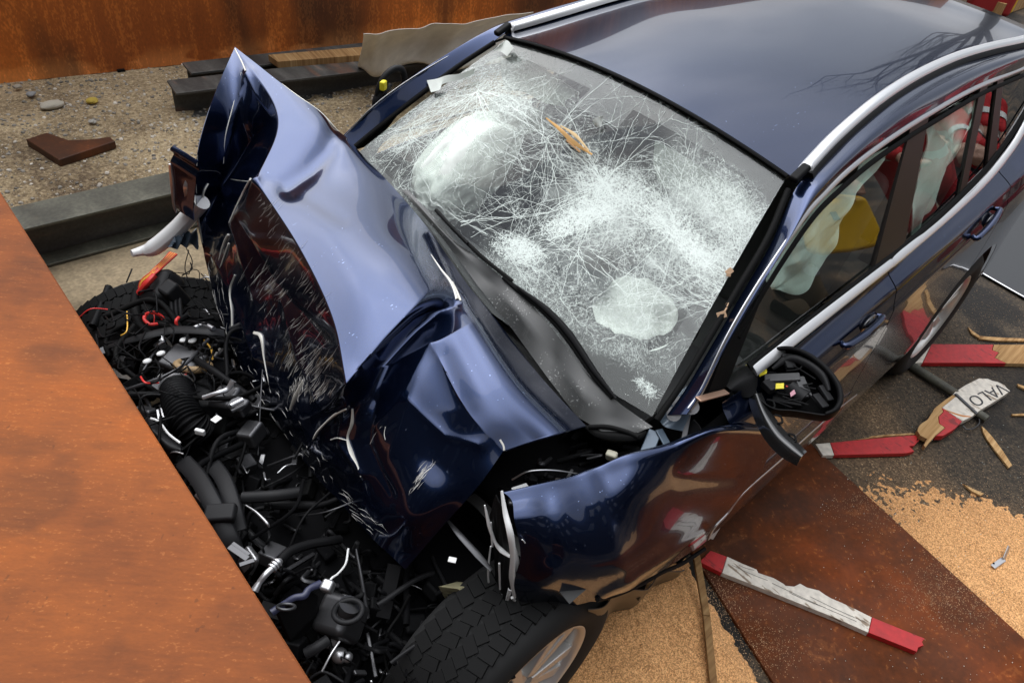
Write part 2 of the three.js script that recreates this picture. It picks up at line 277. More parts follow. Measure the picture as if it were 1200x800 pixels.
M.deep = phys([0.004, 0.004, 0.0045], { roughness: 0.75, specularIntensity: 0.1 });
M.alu = phys([0.55, 0.55, 0.56], { metalness: 0.85, roughness: 0.35 });
M.steelDark = phys([0.09, 0.09, 0.094], { metalness: 0.8, roughness: 0.42 });
M.steelBlue = phys([0.075, 0.105, 0.14], { metalness: 0.35, roughness: 0.4, clearcoat: 0.4 });
M.glassSide = phys([0.93, 0.96, 0.94], { transmission: 1, thickness: 0, roughness: 0.0, ior: 2.1, metalness: 0 });
M.glassFront = phys([0.93, 0.96, 0.94], { transmission: 1, thickness: 0, roughness: 0.0, ior: 1.5 });
const cloth = (a, s) => tex(512, 512, 0.6, 0.6, (x, y) => { const f = fbm(x * 14, y * 14, 5, s), t = noise(x * 330, y * 330, s + 2); return a.map((v) => v * (0.9 + 0.14 * f) + 0.03 * (t - 0.5)); });
M.airbag = std([1, 1, 1], { map: cloth([0.93, 0.95, 0.92], 301), roughness: 0.9 });
M.curtain = std([1, 1, 1], { map: cloth([0.88, 0.98, 0.93], 302), roughness: 0.9 });
M.trim = std([0.10, 0.105, 0.10], { roughness: 0.8 });
M.trimPale = std([1, 1, 1], { map: cloth([0.62, 0.65, 0.61], 303), roughness: 0.9 });
M.dash = std([0.045, 0.045, 0.046], { roughness: 0.7 });
M.red = std([0.62, 0.035, 0.03], { roughness: 0.4 });
M.yellow = std([0.85, 0.72, 0.03], { roughness: 0.5 });
M.amber = std([0.75, 0.42, 0.06], { roughness: 0.5 });
M.whitePlastic = phys([0.74, 0.74, 0.73], { roughness: 0.35, clearcoat: 0.3 });
M.scrape = std([0.55, 0.53, 0.49], { roughness: 0.6 });
M.bareMetal = phys([0.66, 0.64, 0.58], { metalness: 0.3, roughness: 0.5 });

// ---------------------------------------------------------------- the setting
struct('ground', uvBox(plain(new THREE.PlaneGeometry(160, 160, 8, 8).rotateX(-Math.PI / 2))), M.asphalt);
{ // gravel and earth to the right of the car, up to and past the rust wall
  const g = sheet((u, v) => { const x = mix(-9, -2.3, u), z = mix(-9, 1.9, v), e = sm(0, 0.12, u) * sm(1, 0.9, u); return V(x + (u > 0.5 ? 0.25 * (fbm(z * 1.3, 4, 3, 6) - 0.5) : 0), 0.004 + 0.05 * e * fbm(x * 1.1, z * 1.1, 4, 12) + 0.012 * e * noise(x * 9, z * 9, 4), z); }, 150, 300, 0.01);
  struct('gravel_bed', uvBox(g), M.earth);
  const c = sheet((u, v) => V(mix(-2.36, -0.95, u) + 0.12 * (fbm(v * 9, u * 2, 3, 3) - 0.5), 0.0035 + 0.0025 * Math.sin(Math.PI * u), mix(-3.2, 1.6, v)), 30, 80, 0.006);
  struct('concrete_strip', uvBox(c), M.concrete);
}
{ // loose pebbles
  const bases = [0, 1, 2].map((s) => { const g = new THREE.IcosahedronGeometry(1, 1), p = g.attributes.position; for (let k = 0; k < p.count; k++) { const q = V(p.getX(k), p.getY(k), p.getZ(k)); const f = 0.75 + 0.5 * noise(q.x * 1.7 + 5 * s, q.z * 1.7 + q.y * 2.1, s); p.setXYZ(k, q.x * f, q.y * f * 0.6, q.z * f); } g.computeVertexNormals(); return g; });
  const m = std([1, 1, 1], { roughness: 0.85 }), groups = [[], [], []];
  for (let k = 0; k < 14000; k++) { const x = rr(-4.4, -2.35), z = rr(-3.2, 1.6); if (fbm(x * 2.2, z * 2.2, 3, 20) * 1.1 < rnd() * 0.85) continue; const t = rnd(); groups[k % 3].push([x, z, 0.0026 + 0.012 * t * t * t * t, rnd()]); }
  groups.forEach((a, s) => {
    const im = new THREE.InstancedMesh(bases[s], m, a.length), q = new THREE.Matrix4(), col = new THREE.Color();
    a.forEach(([x, z, r, t], k) => { const e = sm(-9, -8.2, x) * sm(-2.3, -2.97, x), y = 0.004 + 0.05 * e * fbm(x * 1.1, z * 1.1, 4, 12) + 0.012 * e * noise(x * 9, z * 9, 4); q.compose(V(x, y + r * 0.2, z), new THREE.Quaternion().setFromEuler(new THREE.Euler(rr(-0.4, 0.4), rr(0, 6), rr(-0.4, 0.4))), V(r, r, r * rr(0.7, 1))); im.setMatrixAt(k, q); const l = 0.14 + 0.5 * t * t; im.setColorAt(k, col.setRGB(l, l * 0.9, l * 0.76)); });
    im.castShadow = im.receiveShadow = true; im.name = 'gravel'; scene.add(im); tag(im, 'loose grey and beige gravel scattered over the earth before the rust wall', 'gravel', null, 'stuff');
  });
}
const PLATE = (() => { const a = atY(973, 540, 0.016), b = atY(1200, 747, 0.016), c = atY(907, 800, 0.016), d = atY(840, 693, 0.016); const n = (p, q, s) => { const t = q.clone().sub(p).setY(0).normalize(); return [p, V(-t.z * s, 0, t.x * s)]; }; return [n(a, b, 1), n(d, c, 1)]; })();
const off = ([p, n], x, z) => (x - p.x) * n.x + (z - p.z) * n.z;      // which side of the flat plate's long edges
const sandAt = (name, label, cx, cz, rx, rz, turn, h, s, edge = null) => {
  const c = Math.cos(turn), n = Math.sin(turn);
  const g = sheet((u, v) => { const a = 2 * u - 1, b = 2 * v - 1, x = cx + (a * c + b * n) * rx, z = cz + (-a * n + b * c) * rz, r = Math.hypot(a, b), e = sm(1.0, 0.2, r + 0.75 * (fbm(x * 2.6, z * 2.6, 5, s) - 0.5)) * (s === 402 ? 0.35 + 0.65 * sm(0.36, 0.56, fbm(x * 3.4 + 2, z * 3.4, 5, 77)) : 1) * (edge ? sm(-0.01, 0.10, edge(x, z) + 0.06 * (fbm(x * 6, z * 6, 3, s + 5) - 0.5)) : 1); return V(x, -0.003 + h * e * (0.5 + fbm(x * 6, z * 6, 4, s + 1)) + 0.004 * e * noise(x * 60, z * 60, s) + 0.007 * (noise(x * 85, z * 85, s + 3) - 0.5) * sm(0.0, 0.06, e), z); }, 280, 280, 0.01);
  single(name, uvBox(g), M.sand, label, 'sand', null, 'stuff');
};
const sA = Math.sign(off(PLATE[0], 3, -3)), sB = Math.sign(off(PLATE[1], 0.5, 0.3));
{ const q = atY(770, 770, 0.02), r = atY(1150, 640, 0.02);
  sandAt('sand', 'heap of orange brown sand under the sill behind the front wheel', q.x - 0.1, q.z - 0.02, 0.62, 0.72, 0.2, 0.045, 401, (x, z) => sB * off(PLATE[1], x, z) - 0.03);
  sandAt('sand', 'wide spill of tan sand beside the flat rust plate', r.x + 0.45, r.z + 0.15, 0.95, 0.72, -0.75, 0.02, 402, (x, z) => sA * off(PLATE[0], x, z) + 0.04);
}
// plate under the photographer: a large rusted steel box that the car has struck
{
  const a = atY(0, 225, 0.8), b = atY(365, 800, 0.8), t = b.clone().sub(a).setY(0).normalize(), n = V(-t.z, 0, t.x).multiplyScalar(t.x > 0 ? 1 : -1);
  const p0 = a.clone().addScaledVector(t, -0.45), p1 = b.clone().addScaledVector(t, 1.6), ts = thing('steel_block', 'large rust orange corten steel block that the car front is pressed against', 'steel block');
  const top = prism([p0, p1, p1.clone().addScaledVector(n, 1.25), p0.clone().addScaledVector(n, 1.25)], V(0, -0.03, 0), 0.004);
  part('top_plate', uvPlane(top, V(0.68, 0, -0.73), V(0.73, 0, 0.68), V(-6, 0, -6)), M.rust, ts);
  const q0 = p0.clone().addScaledVector(n, 0.012), q1 = p1.clone().addScaledVector(n, 0.012); q0.y = q1.y = 0.77;
  part('side_plate', uvPlane(prism([q0, q1, q1.clone().setY(0.0), q0.clone().setY(0.0)], n.clone().multiplyScalar(0.03), 0.002), t, V(0, 1, 0)), M.rustDark, ts);
  const r0 = p0.clone().addScaledVector(n, 1.2), r1 = p1.clone().addScaledVector(n, 1.2); r0.y = r1.y = 0.77;
  part('side_plate', uvPlane(prism([r0, r1, r1.clone().setY(0.0), r0.clone().setY(0.0)], n.clone().multiplyScalar(0.03), 0.002), t, V(0, 1, 0)), M.rustDark, ts);
  for (const [u, w] of [[q0, r0], [q1, r1]]) { const A = u.clone().addScaledVector(n, 0.032), B = w.clone().addScaledVector(n, -0.002); part('end_plate', uvPlane(prism([A, B, B.clone().setY(0), A.clone().setY(0)], t.clone().multiplyScalar(u === q0 ? 0.03 : -0.03), 0.002), n, V(0, 1, 0)), M.rustWall, ts); }
  settle(ts, V(0, 0, 2));
}
// upright rust wall behind the gravel
{
  const a = atY(0, 95, 0.03), b = atY(625, 30, 0.03), t = b.clone().sub(a).setY(0).normalize(), n = V(-t.z, 0, t.x).multiplyScalar(-Math.sign(-t.z)), ws = thing('rust_wall', 'tall dark brown corten steel wall standing on edge beyond the gravel', 'wall');
  let p = a.clone().addScaledVector(t, -0.9);
  for (let k = 0; k < 2; k++) {
    const q = p.clone().addScaledVector(t, 6.6), A = p.clone(), B = q.clone().addScaledVector(t, -0.006);
    part('wall_plate', uvPlane(prism([A, B, B.clone().setY(3.0), A.clone().setY(3.0)], n.clone().multiplyScalar(-0.04), 0.003), t, V(0, 1, 0), V(-6, 0.03, -20)), M.rustWall, ws); p = q;
  }
  for (const [x, y] of [[140, 81], [58, 88]]) { const c = atY(x, y, 0.03); part('foot_block', bar(c.clone().addScaledVector(n, -0.05).setY(0.02), c.clone().addScaledVector(n, 0.01).setY(0.02), 0.05, 0.05), M.plastic, ws); }
  settle(ws, V(-4, 0, -2));
}
function iBeam(name, a, b, w, h, tf, m, label, cat) {          // rolled steel section lying on its flanges from a to b (centre line at the ground)
  const t = thing(name, label, cat), T = b.clone().sub(a).normalize(), s = V(0, 1, 0).cross(T);
  const fl = (y) => uvBox(bar(a.clone().setY(y), b.clone().setY(y), w, tf, V(0, 1, 0), 0.004));
  part('flange', fl(tf / 2 + 0.008), m, t); part('flange', fl(h - tf / 2), m, t);
  part('web', uvBox(bar(a.clone().setY(h / 2 + 0.004), b.clone().setY(h / 2 + 0.004), 0.014, h - 2 * tf - 0.008, V(0, 1, 0), 0.002)), M.tar, t);
  return settle(t, a.clone().lerp(b, 0.5).setY(0));
}
{
  const bA = V(-2.36, 0, 1.6), bB = V(-2.23, 0, -0.95);
  iBeam('steel_beam', bA, bB, 0.22, 0.24, 0.016, M.beam, 'long grey steel beam with wide flanges lying beside the crushed front wheel', 'beam');
  iBeam('steel_beam', V(-3.47, 0, -0.855), V(-2.86, 0, -4.4), 0.22, 0.2, 0.018, M.tar, 'black steel beam with rust streaked side, end facing the gravel', 'beam');
  iBeam('steel_beam', V(-3.74, 0, -1.08), V(-3.24, 0, -4.5), 0.2, 0.19, 0.018, M.tar, 'dark beam lying furthest back under the rust wall', 'beam');
  const P = px([[314, 64], [432, 54], [440, 63], [325, 72]], (x, y) => atY(x, y, 0.245));
  single('wood_plank', uvPlane(prism(P, V(0, -0.045, 0)), P[0].clone().sub(P[1]).normalize(), V(1, 0, 0)), std([0.62, 0.58, 0.52], { map: woodTex, roughness: 0.85 }), 'pale wooden plank lying on the dark beams below the rust wall', 'plank');
  const S = px([[30, 163], [54, 155], [80, 164], [105, 163], [128, 160], [134, 165], [68, 187]], (x, y) => atY(x, y, 0.085));
  single('steel_slab', uvPlane(prism(S, V(0, -0.045, 0), 0.003), V(1, 0, 0), V(0, 0, 1), V(-9, 0, -9)), std([0.62, 0.72, 0.72], { map: rustDark, roughness: 0.6 }), 'small rusty brown steel slab with a notched edge lying on gravel', 'steel slab');
  for (const [x, y, r, c, s, l] of [[60, 122, 0.05, [0.47, 0.43, 0.35], 1, 'largest pale stone on the gravel near the rust wall'], [107, 117, 0.034, [0.5, 0.36, 0.06], 2, 'yellow stone on the gravel'], [35, 109, 0.032, [0.27, 0.27, 0.27], 3, 'grey stone on the gravel left of the largest pale stone'], [107, 141, 0.024, [0.42, 0.4, 0.36], 4, 'small round pale stone on the gravel below the yellow stone'], [20, 100, 0.026, [0.42, 0.37, 0.3], 5, 'small beige stone on the gravel close to the rust wall']]) {
    const g = new THREE.IcosahedronGeometry(1, 3), p = g.attributes.position; for (let k = 0; k < p.count; k++) { const q = V(p.getX(k), p.getY(k), p.getZ(k)), f = 0.78 + 0.4 * noise(q.x * 1.4 + s * 9, q.z * 1.4 + q.y * 1.3 + 5, s) + 0.05 * noise(q.x * 8, q.z * 8 + q.y * 5, s); p.setXYZ(k, q.x * f * r * (s === 1 ? 0.75 : 1), q.y * f * r * 0.5, q.z * f * r * (s === 1 ? 1.35 : 1)); }
    g.computeVertexNormals(); const o = single('stone', g, std(c, { roughness: 0.85, bumpMap: M.earth.bumpMap, bumpScale: 0.002 }), l, 'stone', 'stones on the gravel'); o.position.copy(atY(x, y, 0.06)); o.position.y = 0.055;
  }
  // grey tarpaulin over the beams
  const T = [[[426, 40, 0.62], [470, 34, 0.62], [520, 28, 0.6], [570, 22, 0.58], [625, 14, 0.56]], [[424, 58, 0.40], [455, 52, 0.42], [500, 47, 0.38], [545, 42, 0.40], [612, 36, 0.38]], [[419, 76, 0.24], [447, 83, 0.22], [480, 71, 0.25], [530, 77, 0.23], [598, 68, 0.24]], [[420, 80, 0.19], [447, 87, 0.17], [484, 74, 0.2], [532, 80, 0.18], [596, 72, 0.2]]].map((r) => px(r, atY));
  const folds = [[0.10, 0.0, 0.16, 1, 0.03], [0.36, 0, 0.22, 1, 0.022], [0.44, 0.1, 0.62, 1, -0.026], [0.62, 0, 0.78, 1, 0.03], [0.86, 0, 0.80, 1, -0.018]];
  single('tarpaulin', sheet(T, 120, 60, 0.003, (p, n, u, v) => { let a = 0; for (const [u0, v0, u1, v1, h] of folds) { const d = (u - mix(u0, u1, v)) / 0.06; a += 0.5 * h * Math.exp(-(d * d)); } return p.addScaledVector(n, a + 0.012 * (fbm(u * 7, v * 5, 3, 2) - 0.5)); }), std([1, 1, 1], { map: cloth([0.90, 0.88, 0.84], 321), roughness: 0.75 }), 'crumpled grey tarpaulin hanging between the rust wall and the dark beams', 'tarpaulin');
}
// flat rust plate on the ground to the left of the car
{
  const a = atY(973, 540, 0.016), b = atY(1200, 747, 0.016), c = atY(907, 800, 0.016), d = atY(840, 693, 0.016);
  const e = b.clone().sub(a).setY(0).normalize(), f = c.clone().sub(d).setY(0).normalize();
  const P = [a.clone().addScaledVector(e, -0.5), b.clone().addScaledVector(e, 0.9), c.clone().addScaledVector(f, 1.4), d.clone().addScaledVector(f, -0.35)];
  P.forEach((p) => { p.y = 0.016; });
  single('ground_plate', uvPlane(prism(P, V(0, -0.014, 0), 0.002), V(0.68, 0, -0.73), V(0.73, 0, 0.68), V(-3, 0, -3)), M.rustDark, 'flat dark rusty steel plate lying on the ground beside the car', 'steel plate');
  sandAt('sand', 'thin drift of pale sand on the edge of the flat rust plate', ...(() => { const q = atY(1120, 700, 0.02); return [q.x, q.z]; })(), 0.2, 0.1, 0.3, 0.003, 405);
}
// ------------------------------------------------------------ broken red and white boards, pipe, splinters
const board = (list, y, h, m, name, t, label) => part(name, uvBox(prism(px(list, (x, yy) => atY(x, yy, y)), V(0, -h, 0), 0.001)), m, t, label);
{
  let t = thing('barrier_plank', 'broken white plank with red ends lying on the flat rust plate', 'plank', V(0, 0, 0), 'broken barrier planks');
  const y = 0.040, h = 0.022;
  board([[833, 645], [852, 652], [846, 671], [820, 658]], y, h, M.redPaint, 'painted_end', t);
  board([[852.6, 652], [870, 660], [887, 667], [889, 671], [907, 677], [919, 684], [921, 686], [931, 687], [934, 685.5], [938, 683.5], [946, 688], [960, 691.5], [968, 697], [975, 701], [987, 706], [1004, 714], [1022, 723], [1018, 741], [980, 724], [930, 704], [880, 684], [846.6, 671]], y - 0.001, h, M.whitePaint, 'plank_body', t);
  board([[1022.6, 723], [1052, 735], [1084.5, 748], [1081, 752], [1083, 756], [1077, 758], [1075, 763.5], [1045, 751.5], [1018.6, 741]], y, h, M.redPaint, 'painted_end', t);
  for (const [x0, y0, x1, y1] of [[858, 662, 900, 680], [866, 662, 884, 668], [905, 683, 1004, 728], [925, 694, 968, 712], [950, 699, 1015, 729]]) part('crack', tube([atY(x0, y0, y), atY((x0 + x1) / 2, (y0 + y1) / 2 + 0.8, y), atY(x1, y1, y)], 0.0007, 5, 6), M.tar, t);
  settle(t, atY(950, 700, 0.018));
  t = thing('barrier_plank', 'red plank with torn bare wood end, partly behind the rear wheel', 'plank', V(0, 0, 0), 'broken barrier planks');
  board([[1092.5, 403], [1165, 403.5], [1163, 410], [1171, 413], [1166, 419], [1180, 425.5], [1150, 425], [1082, 425]], 0.03, 0.024, M.redPaint, 'plank_body', t);
  board([[1165.6, 403.6], [1300, 404], [1300, 428], [1180.6, 425.6], [1166.8, 419], [1171.6, 413], [1163.8, 410]], 0.029, 0.023, M.wood, 'torn_wood', t);
  board([[1075, 402.6], [1092, 403], [1081.4, 425], [1060, 425]], 0.03, 0.024, M.whitePaint, 'painted_end', t);
  settle(t, atY(1150, 415, 0));
  t = thing('barrier_plank', 'short broken red plank with white tip between mirror and lettered board', 'plank', V(0, 0, 0), 'broken barrier planks');
  board([[956, 520], [973, 518.6], [978, 533], [965, 533.4]], 0.03, 0.02, M.whitePaint, 'painted_end', t);
  board([[973.6, 518.6], [1030, 513], [1060, 510.5], [1077, 509.5], [1074, 517], [1079, 514], [1072, 522], [1066, 522.5], [1072, 528.5], [1062, 531], [1020, 532], [978.6, 533]], 0.03, 0.02, M.redPaint, 'plank_body', t);
  board([[1000, 515.4], [1040, 511], [1062, 509.6], [1076, 508.4], [1070, 507], [1045, 508.5], [1022, 510.5], [1018, 512.5]], 0.024, 0.012, M.wood, 'torn_wood', t);
  settle(t, atY(1015, 520, 0));
  // board with four letters
  t = thing('lettered_board', 'splintered red and white board lettered VALO crossed by a steel pipe', 'board');
  const by = 0.055, bh = 0.028;
  board([[1077, 500], [1079, 497], [1088, 491], [1096, 478], [1108, 468.5], [1117, 462.5], [1121, 464], [1104, 477.5], [1106, 482], [1100, 488], [1101, 496], [1108, 501], [1097, 510], [1085, 524], [1083, 521], [1087, 514], [1079, 510], [1075.5, 504]], by - 0.002, bh - 0.004, M.wood, 'torn_wood', t);
  board([[1104.4, 477.6], [1128, 493.5], [1120, 502], [1106, 510.5], [1097.4, 510.6], [1108.6, 501], [1101.6, 496], [1100.6, 488], [1106.6, 482]], by, bh, M.redPaint, 'painted_patch', t);
  board([[1117.5, 462], [1120, 459], [1132, 451], [1148, 443.2], [1158, 443.5], [1164, 446], [1169, 447], [1178, 451], [1180, 454], [1184.5, 458], [1170, 468], [1150, 480], [1140, 487.5], [1128.6, 493.2], [1104.8, 477.2], [1121.4, 464]], by, bh, M.whitePaint, 'painted_board', t);
  const font = await new FontLoader().loadAsync('fonts/droid/droid_sans_regular.typeface.json');
  const o = atY(1172.5, 449, by), end = atY(1133.5, 466.5, by), cap = atY(1145, 477, by);
  const tg = new TextGeometry('VALO', { font, size: 0.1, depth: 0.001, bevelEnabled: false, curveSegments: 6 }); tg.computeBoundingBox();
  const bb = tg.boundingBox; tg.translate(-bb.min.x, -bb.min.y, 0);
  tg.applyMatrix4(new THREE.Matrix4().makeBasis(end.clone().sub(o).multiplyScalar(1 / (bb.max.x - bb.min.x)), cap.clone().sub(end).multiplyScalar(1 / (bb.max.y - bb.min.y)), V(0, 1, 0)).setPosition(o.clone().setY(by + 0.0002)));
  tg.computeVertexNormals();
  part('lettering', tg, std([0.02, 0.02, 0.025]), t);
  part('scrape', tube(px([[1106, 479], [1118, 484], [1128, 487], [1138, 488]], (x, y) => atY(x, y, by)), [0.002, 0.006, 0.006, 0.003], 6, 12, V(0, 1, 0)), std([0.55, 0.2, 0.04]), t, 'orange scrape across the white paint');
  settle(t, atY(1130, 480, 0));
  t = thing('steel_pipe', 'grey steel pipe running from the rear wheel under the lettered board strap', 'pipe');
  part('pipe', tube([atY(1052, 418, 0.02), atY(1121, 462, 0.035)], 0.023, 14), M.beam, t);
  part('strap', bar(atY(1120, 461, 0.06), atY(1146, 485, 0.06), 0.016, 0.006), M.steelDark, t);
  part('pipe', tube([atY(1143, 482, 0.03), atY(1157, 491, 0.03)], 0.021, 14), M.beam, t);
  part('hook', tube(px([[1129, 499], [1134, 503], [1142, 501.5], [1148, 496], [1148, 489]], (x, y) => atY(x, y, 0.022)), 0.0035, 8), M.steelDark, t);
  settle(t, atY(1100, 450, 0));
  let k = 0;
  const lab = ['thin pale wood splinter left of the red plank with torn end', 'wood splinter lying below the red plank with torn end', 'flat yellow wood splinter below the lettered board', 'thin wood splinter at the right of the steel pipe end', 'small wood splinter in the dark sand beyond the rust plate', 'tiny wood chip at the right of the lettered board end'];
  for (const l of [[[1135, 383], [1141, 388], [1150, 394], [1148, 396], [1139, 390]], [[1149, 393.4], [1172, 395.2], [1204, 396.5], [1204, 399.5], [1170, 399], [1148, 396.8]], [[1151, 499], [1156, 503], [1164, 512], [1176, 528], [1187, 545], [1183, 548], [1168, 529], [1157, 514], [1153, 506]], [[1186, 485], [1204, 484], [1204, 486.5], [1188, 486.6]], [[1130, 567], [1142, 573], [1154, 578], [1150, 580.5], [1139, 575]], [[1193, 449.5], [1204, 453], [1204, 457], [1194, 452]]]) { const m = single('wood_splinter', uvBox(prism(px(l, (x, y) => atY(x, y, 0.014)), V(0, -0.009, 0), 0.0008)), M.wood, lab[k++], 'splinter', 'wood splinters on the ground'); }
  single('wood_lath', [uvBox(bar(atY(816, 650, 0.10), atY(828, 722, 0.085), 0.026, 0.014)), uvBox(bar(atY(828, 722.3, 0.085), atY(840, 840, 0.06), 0.026, 0.0138))], std([0.55, 0.5, 0.42], { map: woodTex, roughness: 0.8 }), 'weathered wooden lath leaning between sand heap and flat rust plate', 'lath');
  t = thing('metal_bracket', 'small bent shiny metal bracket lying on the sand', 'bracket');
  part('plate', bar(atY(1164, 664, 0.014), atY(1177, 655, 0.014), 0.02, 0.004), M.alu, t); part('flange', bar(atY(1177, 655, 0.016), atY(1183, 640, 0.045), 0.02, 0.004, V(1, 0, 1)), M.alu, t); part('hole', tube([atY(1165, 660, 0.0165), atY(1165, 660, 0.018)], 0.004, 10), M.deep, t);
  settle(t, atY(1172, 655, 0.01));
  t = thing('rubber_mat', 'black sheet with a pale worn edge lying behind the rear wheel', 'sheet');
  const mp = px([[1140, 305], [1152, 320], [1204, 349], [1290, 392], [1290, 180], [1205, 180]], (x, y) => atY(x, y, 0.02));
  part('sheet_body', uvBox(prism(mp, V(0, -0.012, 0))), std([0.035, 0.037, 0.04], { roughness: 0.55, bumpMap: rustBump, bumpScale: 0.001 }), t);
  part('edge_strip', tube(px([[1151, 319.6], [1176, 334], [1204, 349.6], [1250, 372.5]], (x, y) => atY(x, y, 0.018)), 0.006, 6), M.satin, t);
  settle(t, atY(1200, 300, 0));
  // rescue gear behind the car
  t = thing('rescue_bag', 'red rescue bag with yellow end lying behind the car roof', 'bag');
  const bp = atY(1163, -1, 0.15); part('bag_body', boxAt(0.5, 0.3, 0.36, bp, [0, 0.5, 0], 0.06), std([0.35, 0.02, 0.02], { roughness: 0.8 }), t); part('end_panel', boxAt(0.22, 0.302, 0.362, atY(1180, -2, 0.15), [0, 0.5, 0], 0.05), std([0.7, 0.4, 0.02], { roughness: 0.8 }), t);
  part('handle', tube([bp.clone().add(V(-0.15, 0.14, 0)), bp.clone().add(V(-0.08, 0.24, 0)), bp.clone().add(V(0.08, 0.24, 0)), bp.clone().add(V(0.15, 0.14, 0))], 0.014, 8), M.plastic, t);
  settle(t, bp.clone().setY(0));
  single('timber_beam', uvBox(bar(atY(1168, 10, 0.09), atY(1215, -6, 0.09), 0.16, 0.16)), M.wood, 'pale squared timber lying behind the car beside the red bag', 'timber');
}
// ---------------------------------------------------------------- the wrecked car: guiding surfaces
const table = (t, x) => { if (x <= t[0][0]) return t[0][1]; for (let k = 1; k < t.length; k++) if (x <= t[k][0]) { const s = (x - t[k - 1][0]) / (t[k][0] - t[k - 1][0]); return mix(t[k - 1][1], t[k][1], s); } return t[t.length - 1][1]; };
const taper = (z) => (z < -2.6 ? -0.05 * ((-z - 2.6) / 0.8) ** 2 : 0);
const glassX = (y, z) => 0.805 - 0.19 * (y - 1) - 0.36 * (y - 1) ** 2 + taper(z);
const beltY = (z) => table([[-3.4, 1.34], [-2.9, 1.235], [-2.6, 1.17], [-2.34, 1.135], [-1.9, 1.085], [-1.5, 1.045], [-1.0, 1.015], [-0.6, 0.99]], z) - 0.012;
const doorX = (y, z) => { const q = mix(y, y - (beltY(z) - 0.985), sm(0.5, 0.9, y)), x = table([[0.2, 0.855], [0.28, 0.885], [0.34, 0.902], [0.42, 0.908], [0.55, 0.903], [0.7, 0.9], [0.8, 0.897], [0.86, 0.892], [0.875, 0.884], [0.93, 0.868], [1.2, 0.80]], q) + taper(z), g = glassX(y, z) + 0.014; return mix(x, Math.min(x, g), sm(0.925, 0.98, q)); };
const roofY = (x, z) => 1.50 + 0.075 * (1 - Math.exp(Math.min(0, z + 0.90) / 0.85)) - 0.05 * (Math.max(0, -z - 2.4) / 0.9) ** 2 - mix(0.072, 0.036, sm(-0.95, -1.7, z)) * (x / 0.585) ** 2;
const roofFront = (x) => -0.95 - 0.04 * (x / 0.585) ** 2;
const wsHalf = (v) => mix(0.733, 0.575, v), wsTop = (s) => 0.43 + 0.065 * (1 - Math.min(1.2, s * s));
const wsAt = (x, y) => { let v = (y - 1) / 0.45, s = 0; for (let k = 0; k < 4; k++) { s = clamp(x / wsHalf(clamp(v, -0.2, 1.2)), -1.15, 1.15); v = (y - 1) / wsTop(s); } return [s, v]; };
const wsZ = (x, y) => { const [s, v] = wsAt(x, y), k = 1 - s * s; return mix(-0.36 + 0.065 * k, -1.0 + 0.04 * k, v) + 0.018 * 4 * v * (1 - v) - 0.045 * Math.exp(-(((x - 0.26) / 0.22) ** 2) - ((v - 0.52) / 0.26) ** 2) - 0.03 * Math.exp(-(((x + 0.42) / 0.16) ** 2) - ((v - 0.75) / 0.2) ** 2); };
const W = (x, y, off = 0) => hit(x, y, (p) => p.z - wsZ(p.x, p.y) - off * 1.85);
const S = (x, y, off = 0) => hit(x, y, (p) => p.x - off - glassX(p.y, p.z));
const B = (x, y, off = 0) => hit(x, y, (p) => p.x - off - doorX(p.y, p.z));
const R = (x, y, off = 0) => hit(x, y, (p) => p.y - off - roofY(p.x, p.z));
const WN = V(0, 0.84, 0.54);
const car = thing('wrecked_car', 'crushed dark blue estate car with shattered windscreen and buckled bonnet', 'car');
const L = (f) => (a) => px(a, f);

